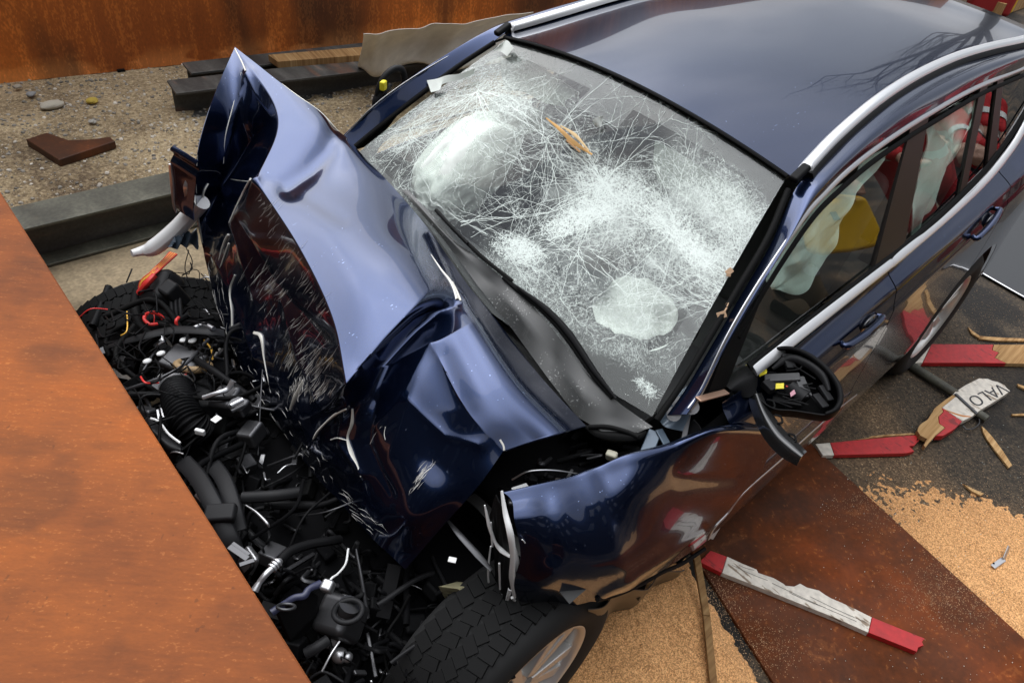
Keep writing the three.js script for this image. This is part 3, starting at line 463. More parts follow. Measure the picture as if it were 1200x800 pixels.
// roof, roof sides, pillars
const roof = part('roof', uvBox(sheet((u, v) => { const x0 = (u * 2 - 1) * 0.587, z = mix(roofFront(x0), -3.08, v), x = x0 + (u * 2 - 1) * taper(z) * 0.6; return V(x, roofY(x, z), z); }, 40, 60, 0.003)), M.paint, car);
part('spoiler', uvBox(sheet((u, v) => { const z = mix(-3.088, -3.3, v), x = (u * 2 - 1) * (0.587 + taper(z) * 0.6); return V(x, roofY(x, z) - 0.004 - 0.01 * v, z); }, 30, 10, 0.02)), M.paint, car);
const fromPx = (a, f) => a.map((q) => f(...q));
{
  const inner = [...[[778, 486], [800, 455], [830, 405], [865, 345], [900, 285], [926, 226]].map(([x, y]) => W(x + 4, y, 0.004)), ...[[946, 206], [972, 178], [1005, 146], [1045, 114], [1090, 86], [1140, 68], [1200, 54]].map(([x, y]) => R(x, y, 0.0))];
  const outer = [[806, 486], [822, 459], [851, 399], [882, 345], [918, 290], [947, 249], [966, 228], [990, 204], [1018, 181], [1052, 157], [1092, 132], [1146, 102], [1204, 78]].map(([x, y]) => S(x, y, 0.004));
  const ext = (a, z) => { const e = a[a.length - 1].clone(); e.z = z; e.x += taper(z); e.y -= 0.05; return [...a, e]; };
  const rows = [ext(inner, -3.2), ext(outer, -3.2)], mid = rows[0].map((p, k) => p.clone().lerp(rows[1][k], 0.5).add(V(0.022, 0.024, 0.004)));
  const g = uvBox(sheet([rows[0], mid, rows[1]], 110, 10, 0.003));
  part('roof_side', g, M.paint, car); part('roof_side', mirrorX(g), M.paint, car);
  const rail = fromPx([[946, 193], [955, 182], [985, 151], [1030, 113], [1075, 84], [1120, 63], [1160, 51], [1202, 42]], (x, y) => R(x, y, 0.03)); { const e = rail[rail.length - 1].clone(); e.z -= 0.35; e.y -= 0.03; e.x -= 0.02; rail.push(e); }
  const rg = sheet((u, v) => { const p = along(rail, v), q = along(rail, Math.min(1, v + 0.01)), t = q.sub(along(rail, Math.max(0, v - 0.01))).normalize(), s = V(0, 1, 0).cross(t).normalize(), a = (u - 0.5) * 2; return p.addScaledVector(s, a * 0.021).add(V(0, -0.02 * a * a * a * a - 0.012 * sm(0.03, 0, v), 0)); }, 14, 80, 0.012);
  part('roof_rail', rg, M.chrome, car); part('roof_rail', mirrorX(rg), M.chrome, car);
  const base = rail.map((p) => p.clone().add(V(0.016, -0.03, 0))), bg = tube(base, 0.017, 6, 60); part('rail_seal', bg, M.plastic, car); part('rail_seal', mirrorX(bg), M.plastic, car);
  const foot = boxAt(0.028, 0.02, 0.07, rail[0].clone().add(V(0.002, -0.016, 0.03)), [0.4, 0, 0], 0.008); part('rail_foot', foot, M.plastic, car); part('rail_foot', mirrorX(foot), M.plastic, car);
  const frontSeal = tube([0, 0.12, 0.25, 0.37, 0.5, 0.63, 0.75, 0.88, 1].map((s) => { const x = mix(-0.58, 0.58, s), z = roofFront(x); return V(x, roofY(x, z) - 0.006, z + 0.003); }), 0.006, 6, 40); part('screen_seal', frontSeal, M.rubber, car);
  const sealL = tube(fromPx([[770, 492], [800, 448], [830, 398], [865, 338], [900, 278], [924, 222]], (x, y) => W(x, y, 0.006)), 0.009, 6, 50); part('screen_seal', sealL, M.rubber, car); part('screen_seal', mirrorX(sealL), M.rubber, car);
}
// windscreen
const wsUV = (u, v) => { const s = u * 2 - 1, y = 1 + wsTop(s) * v, x = s * wsHalf(v); return V(x, y, wsZ(x, y)); };
const ws = part('windscreen', sheet(wsUV, 50, 40, 0), M.glassFront, car, 'shattered windscreen');
const uvUnit = (g, nu, nv) => { const a = g.attributes.uv; let mu = 0, mv = 0; for (let k = 0; k < a.count; k++) { mu = Math.max(mu, a.getX(k)); mv = Math.max(mv, a.getY(k)); } for (let k = 0; k < a.count; k++) a.setXY(k, a.getX(k) / mu, a.getY(k) / mv); return g; };
const wsInv = (x, y) => { const p = W(x, y); const [a, b] = wsAt(p.x, p.y); return [(a + 1) / 2, b]; };
const CW = 2048, CH = 1360;
function canvasTex(w, h, draw) { const c = document.createElement('canvas'); c.width = w; c.height = h; const g = c.getContext('2d'); g.fillStyle = '#000'; g.fillRect(0, 0, w, h); draw(g); const t = new THREE.CanvasTexture(c); t.magFilter = THREE.LinearFilter; return t; }
{
  const shift = (d) => (u, v) => wsUV(u, v).addScaledVector(WN, d);
  // black printed border
  const border = canvasTex(1024, 680, (g) => {
    g.fillStyle = '#fff'; g.fillRect(0, 0, 1024, 680); g.fillStyle = '#000'; g.beginPath(); g.roundRect(36, 62, 952, 500, 70); g.fill();
    g.fillStyle = '#fff'; g.fillRect(440, 62, 150, 60);
  });
  part('border_print', uvUnit(sheet(shift(-0.0015), 50, 40, 0)), std([0.03, 0.03, 0.029], { alphaMap: border, transparent: true, roughness: 0.5 }), ws);
  // fracture: crushed, whitened glass along cracks
  const C = (x, y) => { const [u, v] = wsInv(x, y); return [u * CW, (1 - v) * CH]; };
  const crack = canvasTex(CW, CH, (g) => {
    g.lineCap = 'round';
    const ln = (x0, y0, x1, y1, w, a, jit = 6) => { const n = Math.max(2, Math.ceil(Math.hypot(x1 - x0, y1 - y0) / 26)); g.strokeStyle = `rgba(255,255,255,${a})`; g.lineWidth = w; g.beginPath(); g.moveTo(x0, y0); for (let k = 1; k <= n; k++) { const t = k / n, j = k < n ? jit : 0; g.lineTo(mix(x0, x1, t) + rr(-j, j), mix(y0, y1, t) + rr(-j, j)); } g.stroke(); };
    const blob = (cx, cy, rx, ry, n, len, wid, al, dir = null, turn = 0) => {          // crushed area: very many short cracks
      const [X, Y] = C(cx, cy), [X2] = C(cx + rx, cy + rx * 0.55), [, Y2] = C(cx - ry * 0.6, cy + ry), RX = Math.abs(X2 - X), RY = Math.abs(Y2 - Y);
      for (let k = 0; k < n; k++) { const r = Math.pow(rnd(), 0.62), a = rnd() * 6.283, x = X + Math.cos(a) * r * RX, y = Y + Math.sin(a) * r * RY; if (r > 0.75 && rnd() < (r - 0.75) * 3) continue; const b = dir === null ? rnd() * 6.283 : (rnd() < 0.65 ? Math.atan2(y - Y, x - X) + rr(-0.25, 0.25) : rnd() * 6.283), l = len * rr(0.3, 1.3); ln(x, y, x + Math.cos(b) * l, y + Math.sin(b) * l, wid * rr(0.5, 1.3), al * rr(0.4, 1) * (1 - 0.6 * r), 3); }
    };
    const star = (cx, cy, n, len, w, al, a0 = 0, a1 = 6.283) => { const [X, Y] = C(cx, cy); for (let k = 0; k < n; k++) { const a = a0 + (a1 - a0) * (k + rnd() * 0.8) / n, l = len * rr(0.45, 1.25); let x = X, y = Y, b = a; const m = 7; for (let q = 0; q < m; q++) { b += rr(-0.16, 0.16); const x2 = x + Math.cos(b) * l / m, y2 = y + Math.sin(b) * l / m; ln(x, y, x2, y2, w * (1 - q / m * 0.6), al * (1 - q / m * 0.5), 2); if (rnd() < 0.35) { const bb = b + rr(0.4, 1) * (rnd() < 0.5 ? 1 : -1), ll = l * rr(0.05, 0.16); ln(x2, y2, x2 + Math.cos(bb) * ll, y2 + Math.sin(bb) * ll, w * 0.5, al * 0.6, 2); } x = x2; y = y2; } } };
    const web = (cx, cy, r0, r1, rings, al) => { const [X, Y] = C(cx, cy); for (let k = 0; k < rings; k++) { const r = mix(r0, r1, k / rings) + rr(-6, 6), s = rnd() * 6.28, e = s + rr(0.5, 2.2); g.strokeStyle = `rgba(255,255,255,${al * rr(0.3, 1)})`; g.lineWidth = rr(0.8, 2); g.beginPath(); for (let a = s; a < e; a += 0.09) { const q = r * (1 + 0.05 * Math.sin(a * 7 + k)); g.lineTo(X + Math.cos(a) * q + rr(-2, 2), Y + Math.sin(a) * q * 0.8 + rr(-2, 2)); } g.stroke(); } };
    const frost = (cx, cy, r, al, n = 26) => { const [X, Y] = C(cx, cy), [X2] = C(cx + r, cy + r * 0.55), R = Math.abs(X2 - X); for (let k = 0; k < n; k++) { const a = rnd() * 6.283, q = Math.sqrt(rnd()) * R, x = X + Math.cos(a) * q, y = Y + Math.sin(a) * q * 0.8, s = R * rr(0.12, 0.4); const gr = g.createRadialGradient(x, y, 0, x, y, s); gr.addColorStop(0, `rgba(255,255,255,${0.36 * al * rr(0.4, 1)})`); gr.addColorStop(1, 'rgba(255,255,255,0)'); g.fillStyle = gr; g.fillRect(x - s, y - s, 2 * s, 2 * s); } };
    const mesh = (list, n, len, w, al) => { for (let k = 0; k < n; k++) { const t = rnd() * (list.length - 1), i = Math.floor(t), f = t - i, A = list[i], B = list[Math.min(list.length - 1, i + 1)], rad = mix(A[2], B[2], f), a0 = rnd() * 6.283, q = rad * Math.pow(rnd(), 0.6), [x, y] = C(mix(A[0], B[0], f) + Math.cos(a0) * q, mix(A[1], B[1], f) + Math.sin(a0) * q * 0.8), b = rnd() * 6.283, l = len * rr(0.3, 1.4); let X = x, Y = y, bb = b; for (let m = 0; m < 3; m++) { bb += rr(-0.5, 0.5); const x2 = X + Math.cos(bb) * l / 3, y2 = Y + Math.sin(bb) * l / 3; g.strokeStyle = `rgba(255,255,255,${al * rr(0.35, 1)})`; g.lineWidth = w * rr(0.5, 1.4); g.beginPath(); g.moveTo(X, Y); g.lineTo(x2, y2); g.stroke(); X = x2; Y = y2; } } };
    // haze of fine cracks all over
    for (let k = 0; k < 1300; k++) { const x = rnd() * CW, y = rnd() * CH; if (fbm(x / 240, y / 240, 3, 71) < 0.46) continue; const a = rr(0, 6.283), l = rr(6, 40); ln(x, y, x + Math.cos(a) * l, y + Math.sin(a) * l, rr(0.6, 1.4), rr(0.12, 0.5), 3); }
    // crushed, whitened areas
    for (const [x, y, r, al, n] of [[815, 245, 75, 0.30, 60], [760, 265, 80, 0.34, 60], [700, 215, 50, 0.34, 40], [850, 330, 45, 0.26, 40], [790, 330, 70, 0.22, 40], [690, 250, 50, 0.32, 30], [860, 275, 40, 0.28, 40], [630, 325, 55, 0.24, 40], [700, 372, 55, 0.22, 44], [600, 300, 36, 0.28, 24], [765, 405, 50, 0.22, 30], [740, 330, 60, 0.16, 20], [575, 95, 40, 0.28, 36], [510, 120, 36, 0.2, 30], [465, 168, 40, 0.26, 36], [455, 200, 30, 0.2, 20], [600, 130, 60, 0.14, 26], [660, 200, 40, 0.14, 16], [820, 205, 60, 0.12, 24], [600, 160, 40, 0.1, 20]]) frost(x, y, r, al, n);
    mesh([[700, 205, 34], [740, 235, 60], [790, 262, 80], [840, 290, 70], [870, 330, 50]], 5600, 32, 1.8, 0.5); mesh([[690, 245, 40], [760, 275, 60], [800, 340, 60]], 2800, 28, 1.6, 0.42); mesh([[810, 200, 40], [860, 240, 40], [880, 280, 36]], 2600, 36, 1.7, 0.55);
    mesh([[590, 300, 34], [640, 335, 48], [700, 375, 50], [770, 408, 40]], 6000, 18, 1.5, 0.42); mesh([[600, 75, 26], [560, 98, 34], [500, 128, 26], [450, 170, 22]], 5200, 26, 1.6, 0.5); mesh([[560, 110, 50], [640, 130, 50], [690, 190, 40]], 2600, 30, 1.3, 0.4); mesh([[470, 215, 24], [530, 262, 30]], 700, 24, 1.3, 0.4);
    const branch = (x, y, b, l, w, lv) => { const m = 8; for (let k = 0; k < m; k++) { b += rr(-0.22, 0.22); const x2 = x + Math.cos(b) * l / m, y2 = y + Math.sin(b) * l / m; ln(x, y, x2, y2, w * (1 - 0.07 * k), rr(0.6, 1), 3); if (lv < 3 && rnd() < 0.42) branch(x2, y2, b + (rnd() < 0.5 ? 1 : -1) * rr(0.3, 1.1), l * rr(0.25, 0.55), w * 0.65, lv + 1); x = x2; y = y2; } };
    for (const [x0, y0, n, l, w, a0, a1] of [[560, 108, 16, 700, 3.4, -0.4, 2.6], [640, 165, 12, 620, 3.2, 0, 6.28], [705, 215, 16, 620, 3.4, 1.2, 5.2], [790, 270, 14, 560, 2.8, 0, 6.28], [480, 160, 8, 460, 2.8, -0.8, 1.6], [860, 350, 14, 420, 2.6, 1.6, 5.2], [600, 300, 10, 420, 2.6, -2.6, 0.6]]) { const [X, Y] = C(x0, y0); for (let k = 0; k < n; k++) branch(X + rr(-20, 20), Y + rr(-20, 20), mix(a0, a1, (k + rnd()) / n), l * rr(0.5, 1.1), w * rr(0.6, 1.2), 0); }
    mesh([[690, 205, 20], [740, 225, 24], [790, 265, 20], [830, 310, 18]], 2300, 24, 2.4, 0.85); mesh([[645, 270, 16], [690, 248, 24], [720, 235, 22]], 2200, 20, 2.2, 0.8); mesh([[590, 285, 20], [625, 300, 18]], 1300, 18, 2.2, 0.75); mesh([[545, 120, 26], [590, 110, 26], [615, 130, 16]], 1900, 20, 2, 0.7);
    star(870, 345, 22, 240, 2, 0.6); mesh([[765, 462, 9], [757, 452, 7], [748, 446, 5]], 170, 26, 1.8, 0.7); star(762, 460, 9, 60, 2, 0.6);
    web(840, 330, 30, 300, 44, 0.6); web(795, 255, 60, 420, 36, 0.4); web(575, 105, 50, 360, 36, 0.4);
    for (const [a, b, c, d, w] of [[443, 160, 548, 118, 3], [548, 118, 640, 88, 2.4], [455, 225, 560, 170, 2.6], [560, 105, 660, 165, 4], [660, 165, 720, 230, 4], [540, 260, 640, 250, 3], [640, 250, 720, 215, 4], [590, 285, 690, 265, 2.6], [560, 165, 620, 200, 3], [540, 265, 600, 235, 2.6], [600, 120, 660, 160, 3], [640, 170, 640, 235, 2.4], [655, 165, 630, 250, 2.4], [670, 175, 690, 240, 2.4], [480, 150, 505, 235, 2.6], [505, 235, 570, 275, 2.6], [700, 300, 830, 360, 2.6], [760, 300, 850, 365, 2.6], [735, 345, 800, 330, 2.4], [690, 360, 825, 345, 2], [640, 280, 735, 345, 2.6], [880, 290, 830, 370, 3], [700, 210, 800, 290, 4], [560, 260, 640, 300, 2.6], [755, 240, 860, 330, 2.6], [545, 150, 575, 185, 2.6], [590, 190, 640, 175, 2], [470, 200, 530, 165, 2], [455, 180, 560, 130, 2], [705, 400, 760, 385, 1.8]]) { const p = C(a, b), q = C(c, d); for (let k = 0; k < 4; k++) { let X = p[0], Y = p[1]; const bx = rr(-30, 30), by = rr(-30, 30), m = 9; for (let i = 1; i <= m; i++) { const t = i / m, x2 = mix(p[0], q[0], t) + bx * Math.sin(Math.PI * t) + rr(-7, 7), y2 = mix(p[1], q[1], t) + by * Math.sin(Math.PI * t) + rr(-7, 7); if (rnd() < 0.85) ln(X, Y, x2, y2, w * rr(0.35, 1), rr(0.45, 1), 4); X = x2; Y = y2; } } }
    // crumbs on the dark border and the lower glass
    for (let k = 0; k < 2600; k++) { const x = rnd() * CW, y = CH * (rnd() < 0.5 ? rr(0.6, 1) : rr(0, 0.14)); if (fbm(x / 130, y / 130, 3, 33) < 0.5) continue; g.fillStyle = `rgba(255,255,255,${rr(0.3, 1)})`; const s = rr(0.8, 3.4); g.fillRect(x, y, s, s * rr(0.5, 1.4)); }
  });
  part('fracture', uvUnit(sheet(shift(0.0015), 50, 40, 0)), std([0.72, 0.79, 0.74], { alphaMap: crack, transparent: true, roughness: 0.45 }), ws);
}
// wipers, sticking splinter, mirror mount, flaps of torn film
{
  const wp = (a, o = 0.018) => fromPx(a, (x, y) => W(x, y, o));
  const w1 = part('wiper', tube(wp([[511, 246], [522, 258], [548, 285]], 0.02), [0.007, 0.006, 0.004], 6), M.plastic, car);
  part('wiper_blade', tube(wp([[513, 249], [535, 272], [565, 301], [600, 329]], 0.012), 0.006, 6), M.rubber, w1);
  const w2 = part('wiper', tube(wp([[606, 336], [640, 362], [668, 392], [695, 432], [722, 467]], 0.02), [0.004, 0.009, 0.010, 0.008, 0.004], 6), M.plastic, car);
  part('wiper_blade', tube(wp([[590, 325], [636, 364], [664, 396], [692, 436], [718, 466]], 0.009), 0.007, 6), M.rubber, w2);
  const sp = (a, o, r) => tube(wp(a, o), r, 5, 0, WN);
  part('wood_sliver', sp([[640, 138], [655, 150], [672, 166], [694, 181]], 0.02, [0.002, 0.006, 0.008, 0.003]), std([0.55, 0.3, 0.08]), ws, 'orange wood sliver stuck in the windscreen'); part('wood_sliver', sp([[657, 147], [674, 158], [690, 176]], 0.034, [0.002, 0.006, 0.002]), std([0.6, 0.42, 0.2]), ws); part('wood_sliver', sp([[664, 164], [680, 178]], 0.026, 0.003), std([0.35, 0.18, 0.06]), ws);
  part('torn_film', sheet([px([[587, 52], [594, 47], [602, 56]], (x, y) => W(x, y, 0.03)), px([[578, 60], [586, 60], [594, 66]], (x, y) => W(x, y, 0.015))], 10, 8, 0.001), M.airbag, ws);
  part('torn_film', sheet([px([[500, 94], [512, 92], [524, 88], [540, 86], [556, 80]], (x, y) => W(x, y, 0.035)), px([[505, 108], [515, 105], [520, 98], [540, 93], [556, 86]], (x, y) => W(x, y, 0.018))], 24, 8, 0.001), M.airbag, ws);
  part('torn_film', sheet([px([[694, 141], [700, 137], [706, 136]], (x, y) => W(x, y, 0.03)), px([[698, 148], [704, 149], [706, 142]], (x, y) => W(x, y, 0.012))], 8, 8, 0.001), M.airbag, ws);
  part('mirror_mount', sheet([px([[662, 118], [676, 112], [690, 116]], (x, y) => W(x, y, -0.03)), px([[664, 135], [680, 133], [692, 128]], (x, y) => W(x, y, -0.05)), px([[672, 146], [684, 148], [694, 140]], (x, y) => W(x, y, -0.03))], 12, 12, 0.004), M.deep, ws);
}
// bonnet: buckled into a ridge, its right front corner thrown up, front face hanging down
const H = (q) => (q.length === 3 ? atY(...q) : W(q[0], q[1], 0.022));
const bonnetRows = [
  [[398, 150, 1.14], [425, 182, 1.115], [455, 213, 1.10], [485, 247], [505, 272], [530, 308], [548, 333], [572, 362], [630, 437], [686, 498]],
  [[372, 128, 1.185], [396, 160, 1.155], [412, 205, 1.125], [440, 258, 1.12], [468, 300, 1.125], [497, 347, 1.12], [528, 352, 1.075], [555, 377, 1.08], [605, 450, 1.05], [655, 507, 1.01]],
  [[330, 98, 1.225], [360, 143, 1.18], [352, 208, 1.12], [396, 275, 1.125], [430, 338, 1.12], [452, 395, 1.10], [492, 384, 1.025], [530, 391, 1.075], [575, 467, 1.045], [622, 517, 0.995]],
  [[275, 55, 1.27], [325, 134, 1.188], [300, 212, 1.11], [350, 290, 1.10], [388, 370, 1.085], [405, 450, 1.06], [448, 430, 0.99], [505, 403, 1.06], [545, 478, 1.03], [590, 528, 0.975]],
  [[252, 108, 1.20], [297, 165, 1.03], [283, 250, 0.96], [323, 322, 0.90], [352, 395, 0.885], [381, 478, 0.87], [424, 500, 0.87], [472, 490, 0.95], [520, 535, 0.94], [560, 570, 0.905]],
  [[233, 170, 1.11], [262, 215, 0.89], [262, 282, 0.80], [286, 345, 0.72], [312, 412, 0.70], [348, 492, 0.70], [392, 543, 0.73], [440, 558, 0.82], [482, 600, 0.83], [520, 615, 0.80]],
  [[228, 222, 0.98], [232, 265, 0.78], [240, 305, 0.66], [252, 356, 0.58], [278, 420, 0.54], [322, 492, 0.53], [362, 548, 0.55], [405, 596, 0.64], [445, 640, 0.67], [475, 667, 0.66]],
].map((r) => r.map(H));
// the metal is folded along some rows and columns of control points: the curve starts afresh there
const folded = (pts, t, at) => { const n = pts.length - 1, s = clamp(t) * n; let a = 0, b = n; for (const k of at) { if (k <= s) a = k; else { b = k; break; } } if (a === b) return pts[a].clone(); return along(pts.slice(a, b + 1), (s - a) / (b - a)); };
const bonnetF = (u, v) => folded(bonnetRows.map((r, j) => folded(r, u, j < 3 ? [5, 7] : j < 4 ? [2, 5, 7] : [1, 3, 5, 7])), v, [3]);
const segDist = (x, y, a, b) => { const dx = b[0] - a[0], dy = b[1] - a[1], t = clamp(((x - a[0]) * dx + (y - a[1]) * dy) / (dx * dx + dy * dy)); return Math.hypot(x - a[0] - t * dx, y - a[1] - t * dy); };
const lineDist = (x, y, l) => { let d = 1e9; for (let k = 1; k < l.length; k++) d = Math.min(d, segDist(x, y, l[k - 1], l[k])); return d; };
const dents = [                                       // [line in the photograph, width, height, sharp?]
  [[[396, 146], [382, 176], [362, 199], [336, 218]], 13, -0.012, 0], [[[290, 90], [272, 140], [258, 190]], 7, 0.012, 1], [[[300, 212], [285, 240], [275, 262]], 7, 0.016, 1], [[[290, 86], [300, 110], [318, 135]], 8, 0.008, 1],
  [[[335, 218], [375, 240], [402, 257]], 9, -0.0015, 0], [[[534, 353], [490, 378], [430, 432]], 10, -0.018, 1], [[[262, 225], [282, 300], [300, 350]], 9, 0.010, 1], [[[405, 470], [400, 520], [425, 555]], 7, 0.014, 1],
  [[[405, 470], [380, 500], [362, 525]], 7, 0.010, 1], [[[505, 403], [470, 470], [440, 500]], 16, 0.010, 1], [[[440, 470], [430, 520], [455, 580]], 14, -0.010, 1], [[[280, 262], [320, 330], [380, 400]], 9, -0.008, 1],
  [[[515, 420], [540, 480], [510, 540]], 22, -0.012, 0], [[[480, 470], [520, 510], [560, 520]], 9, 0.006, 1], [[[330, 350], [350, 420], [372, 470]], 12, 0.008, 1], [[[250, 300], [270, 340], [300, 420]], 8, 0.008, 1],
];
const bonnetWarp = (p, n) => { const [x, y] = project(p); let a = 0; for (const [l, w, h, sharp] of dents) { const d = lineDist(x, y, l); if (d < 4 * w) a += h * (sharp ? Math.exp(-1.3 * d / w) : Math.exp(-((d / w) ** 2))); } const front = sm(1.0, 0.85, p.y) * sm(-0.2, 0.1, p.z); return p.addScaledVector(n, a + 0.012 * front * (fbm(p.x * 7, p.y * 7 + p.z * 4, 3, 15) - 0.5)); };
const bonnetGeo = sheet(bonnetF, 220, 200, 0.0016, bonnetWarp);
const bonnet = part('bonnet', uvBox(bonnetGeo), M.paint, car, 'dark blue bonnet buckled and scraped along its front');
const lookup = (f, nu = 160, nv = 140) => { const T = []; for (let j = 0; j <= nv; j++) for (let i = 0; i <= nu; i++) { const p = f(i / nu, j / nv), q = project(p); T.push([q[0], q[1], q[2], i / nu, j / nv]); } return (x, y) => { let b = null, d = 1e9; for (const t of T) { const e = (t[0] - x) ** 2 + (t[1] - y) ** 2 + (t[2] - 1.5) * 4; if (e < d) { d = e; b = t; } } let [, , , u, v] = b; for (let k = 0; k < 3; k++) { const p = project(f(u, v)), h = 1e-3, a = project(f(u + (u > 0.99 ? -h : h), v)), c = project(f(u, v + (v > 0.99 ? -h : h))), su = u > 0.99 ? -h : h, sv = v > 0.99 ? -h : h; const ax = (a[0] - p[0]) / su, ay = (a[1] - p[1]) / su, cx = (c[0] - p[0]) / sv, cy = (c[1] - p[1]) / sv, D = ax * cy - ay * cx; if (Math.abs(D) < 1) break; const ex = x - p[0], ey = y - p[1]; u = clamp(u + clamp((ex * cy - ey * cx) / D, -0.03, 0.03)); v = clamp(v + clamp((ax * ey - ay * ex) / D, -0.03, 0.03)); } const p = f(u, v), h = 2e-3, tu = f(Math.min(1, u + h), v).sub(f(Math.max(0, u - h), v)), tv = f(u, Math.min(1, v + h)).sub(f(u, Math.max(0, v - h))), n = tu.cross(tv).normalize(); if (n.dot(EYE.clone().sub(p)) < 0) n.negate(); return { p, n }; }; };
const onBonnet = ((q) => (x, y, o = 0) => { const { p, n } = q(x, y); return bonnetWarp(p, n).addScaledVector(n, o); })(lookup(bonnetF));
{ // scrapes: paint torn to primer and metal
  const sc = (a, r) => tube(a.map(([x, y]) => onBonnet(x, y, 0.0003)), r, 4, 0, null), fine = [], bold = [];
  for (const [a, r] of [
    [[[405, 470], [396, 482], [384, 495], [372, 510], [361, 535]], [0.002, 0.004, 0.003, 0.004, 0.001]], [[[413, 478], [413, 495], [408, 512], [413, 530], [421, 545], [425, 558]], [0.003, 0.006, 0.004, 0.008, 0.003, 0.002]], [[[388, 515], [400, 512], [408, 516]], 0.002],
    [[[270, 210], [284, 212], [296, 214]], 0.0008], [[[298, 212], [288, 225], [279, 245], [274, 262]], [0.006, 0.004, 0.003, 0.002]], [[[268, 275], [262, 285], [258, 298], [254, 325]], [0.005, 0.006, 0.003, 0.001]], [[[253, 330], [260, 310], [268, 285]], [0.001, 0.003, 0.004]], [[[276, 322], [272, 340], [273, 365], [272, 385]], [0.004, 0.005, 0.004, 0.005]], [[[300, 390], [308, 395], [310, 420], [317, 460]], [0.006, 0.008, 0.003, 0.001]], [[[340, 480], [346, 465], [354, 450], [356, 445]], [0.004, 0.008, 0.005, 0.002]],
    [[[283, 86], [272, 125], [262, 160], [258, 190]], [0.001, 0.002, 0.002, 0.001]], [[[230, 180], [229, 215], [231, 250], [237, 285]], [0.001, 0.002, 0.004, 0.002]], [[[243, 215], [238, 225], [236, 240]], 0.004], [[[505, 298], [517, 316], [528, 330], [537, 348]], [0.001, 0.003, 0.005, 0.006]], [[[530, 330], [536, 340], [541, 350]], 0.003], [[[275, 57], [283, 72], [290, 86]], 0.003], [[[586, 515], [590, 522], [593, 530]], 0.003],
    [[[452, 500], [450, 508], [451, 515]], 0.001], [[[430, 520], [437, 510], [447, 500]], 0.0008], [[[330, 98], [350, 113], [372, 128], [385, 139], [398, 150]], [0.001, 0.002, 0.001, 0.003, 0.001]],
  ]) bold.push(sc(a, r));
  const hatch = (x0, y0, x1, y1, w, n, dx, dy, l0, l1, r) => { for (let k = 0; k < n; k++) { const t = rnd(), s = rr(-w, w), x = mix(x0, x1, t) + s, y = mix(y0, y1, t) - s * 0.4, l = rr(l0, l1); const q = r * rr(0.35, 1.3), b = rr(-2.5, 2.5), tw = rr(-0.14, 0.14), ux = dx - dy * tw, uy = dy + dx * tw; fine.push(sc([[x, y], [x + ux * l * 0.5 + b * uy, y + uy * l * 0.5 - b * ux], [x + ux * l, y + uy * l]], [q * 0.15, q, q * 0.5, q * 0.1])); } };
  hatch(300, 235, 375, 375, 9, 70, 0.6, -0.8, 3, 30, 0.0006); hatch(290, 325, 375, 440, 14, 95, 0.55, -0.83, 3, 40, 0.0006); hatch(330, 420, 375, 470, 12, 90, 0.5, -0.85, 8, 26, 0.001); hatch(480, 580, 495, 548, 7, 26, 0.62, -0.78, 8, 22, 0.0009); hatch(245, 280, 265, 400, 8, 26, 0.1, 1, 6, 26, 0.0008); hatch(345, 465, 352, 440, 8, 40, -0.3, 0.95, 6, 22, 0.0012); hatch(270, 400, 380, 560, 14, 36, 0.45, 0.9, 3, 14, 0.0009); hatch(390, 575, 440, 620, 8, 20, 0.8, 0.6, 8, 30, 0.0006);
  part('scrape', bold, M.bareMetal, bonnet, 'pale torn paint'); part('scratch', fine, M.scrape, bonnet, null, 'stuff');
  part('bonnet_edge', tube([[686, 498], [655, 508], [622, 518], [592, 529]].map(([x, y]) => onBonnet(x, y, -0.004)), 0.004, 6), M.paint, bonnet);
}
// scuttle panel between bonnet and windscreen
{
  const a = [[470, 222], [520, 280], [560, 335], [600, 385], [640, 440], [676, 488], [705, 505], [748, 507]], b = [[478, 222], [535, 283], [580, 318], [622, 355], [655, 395], [690, 440], [728, 474], [765, 500]];
  const r0 = a.map(([x, y]) => W(x, y, 0.008)), r2 = b.map(([x, y]) => W(x, y, 0.004)), r1 = r0.map((p, k) => p.clone().lerp(r2[k], 0.5).addScaledVector(WN, [0, 0.012, -0.006, 0.016, -0.006, 0.014, -0.004, 0.004][k]));
  part('scuttle_panel', uvBox(sheet([r0, r1, r2], 63, 8, 0.002, null, true)), std([1, 1, 1], { map: tex(512, 512, 0.5, 0.5, (x, y) => { const c = noise(x * 300, y * 300, 3), d = fbm(x * 9, y * 9, 4, 5), v = 0.22 + 0.10 * (d - 0.5) + (c > 0.84 && d > 0.45 ? 0.25 : 0); return [v, v * 1.01, v * 0.99]; }), roughness: 0.36 }), car, 'creased grey plastic scuttle panel');
  part('scuttle_seal', tube(px([[683, 497], [700, 508], [722, 512], [745, 512], [757, 505]], (x, y) => W(x, y, 0.0)), [0.004, 0.012, 0.014, 0.012, 0.006], 8), M.rubber, car);
  part('scuttle_seal', tube(px([[690, 500], [712, 500], [735, 506], [748, 512]], (x, y) => W(x, y, 0.01)), 0.006, 8), M.rubber, car);
}
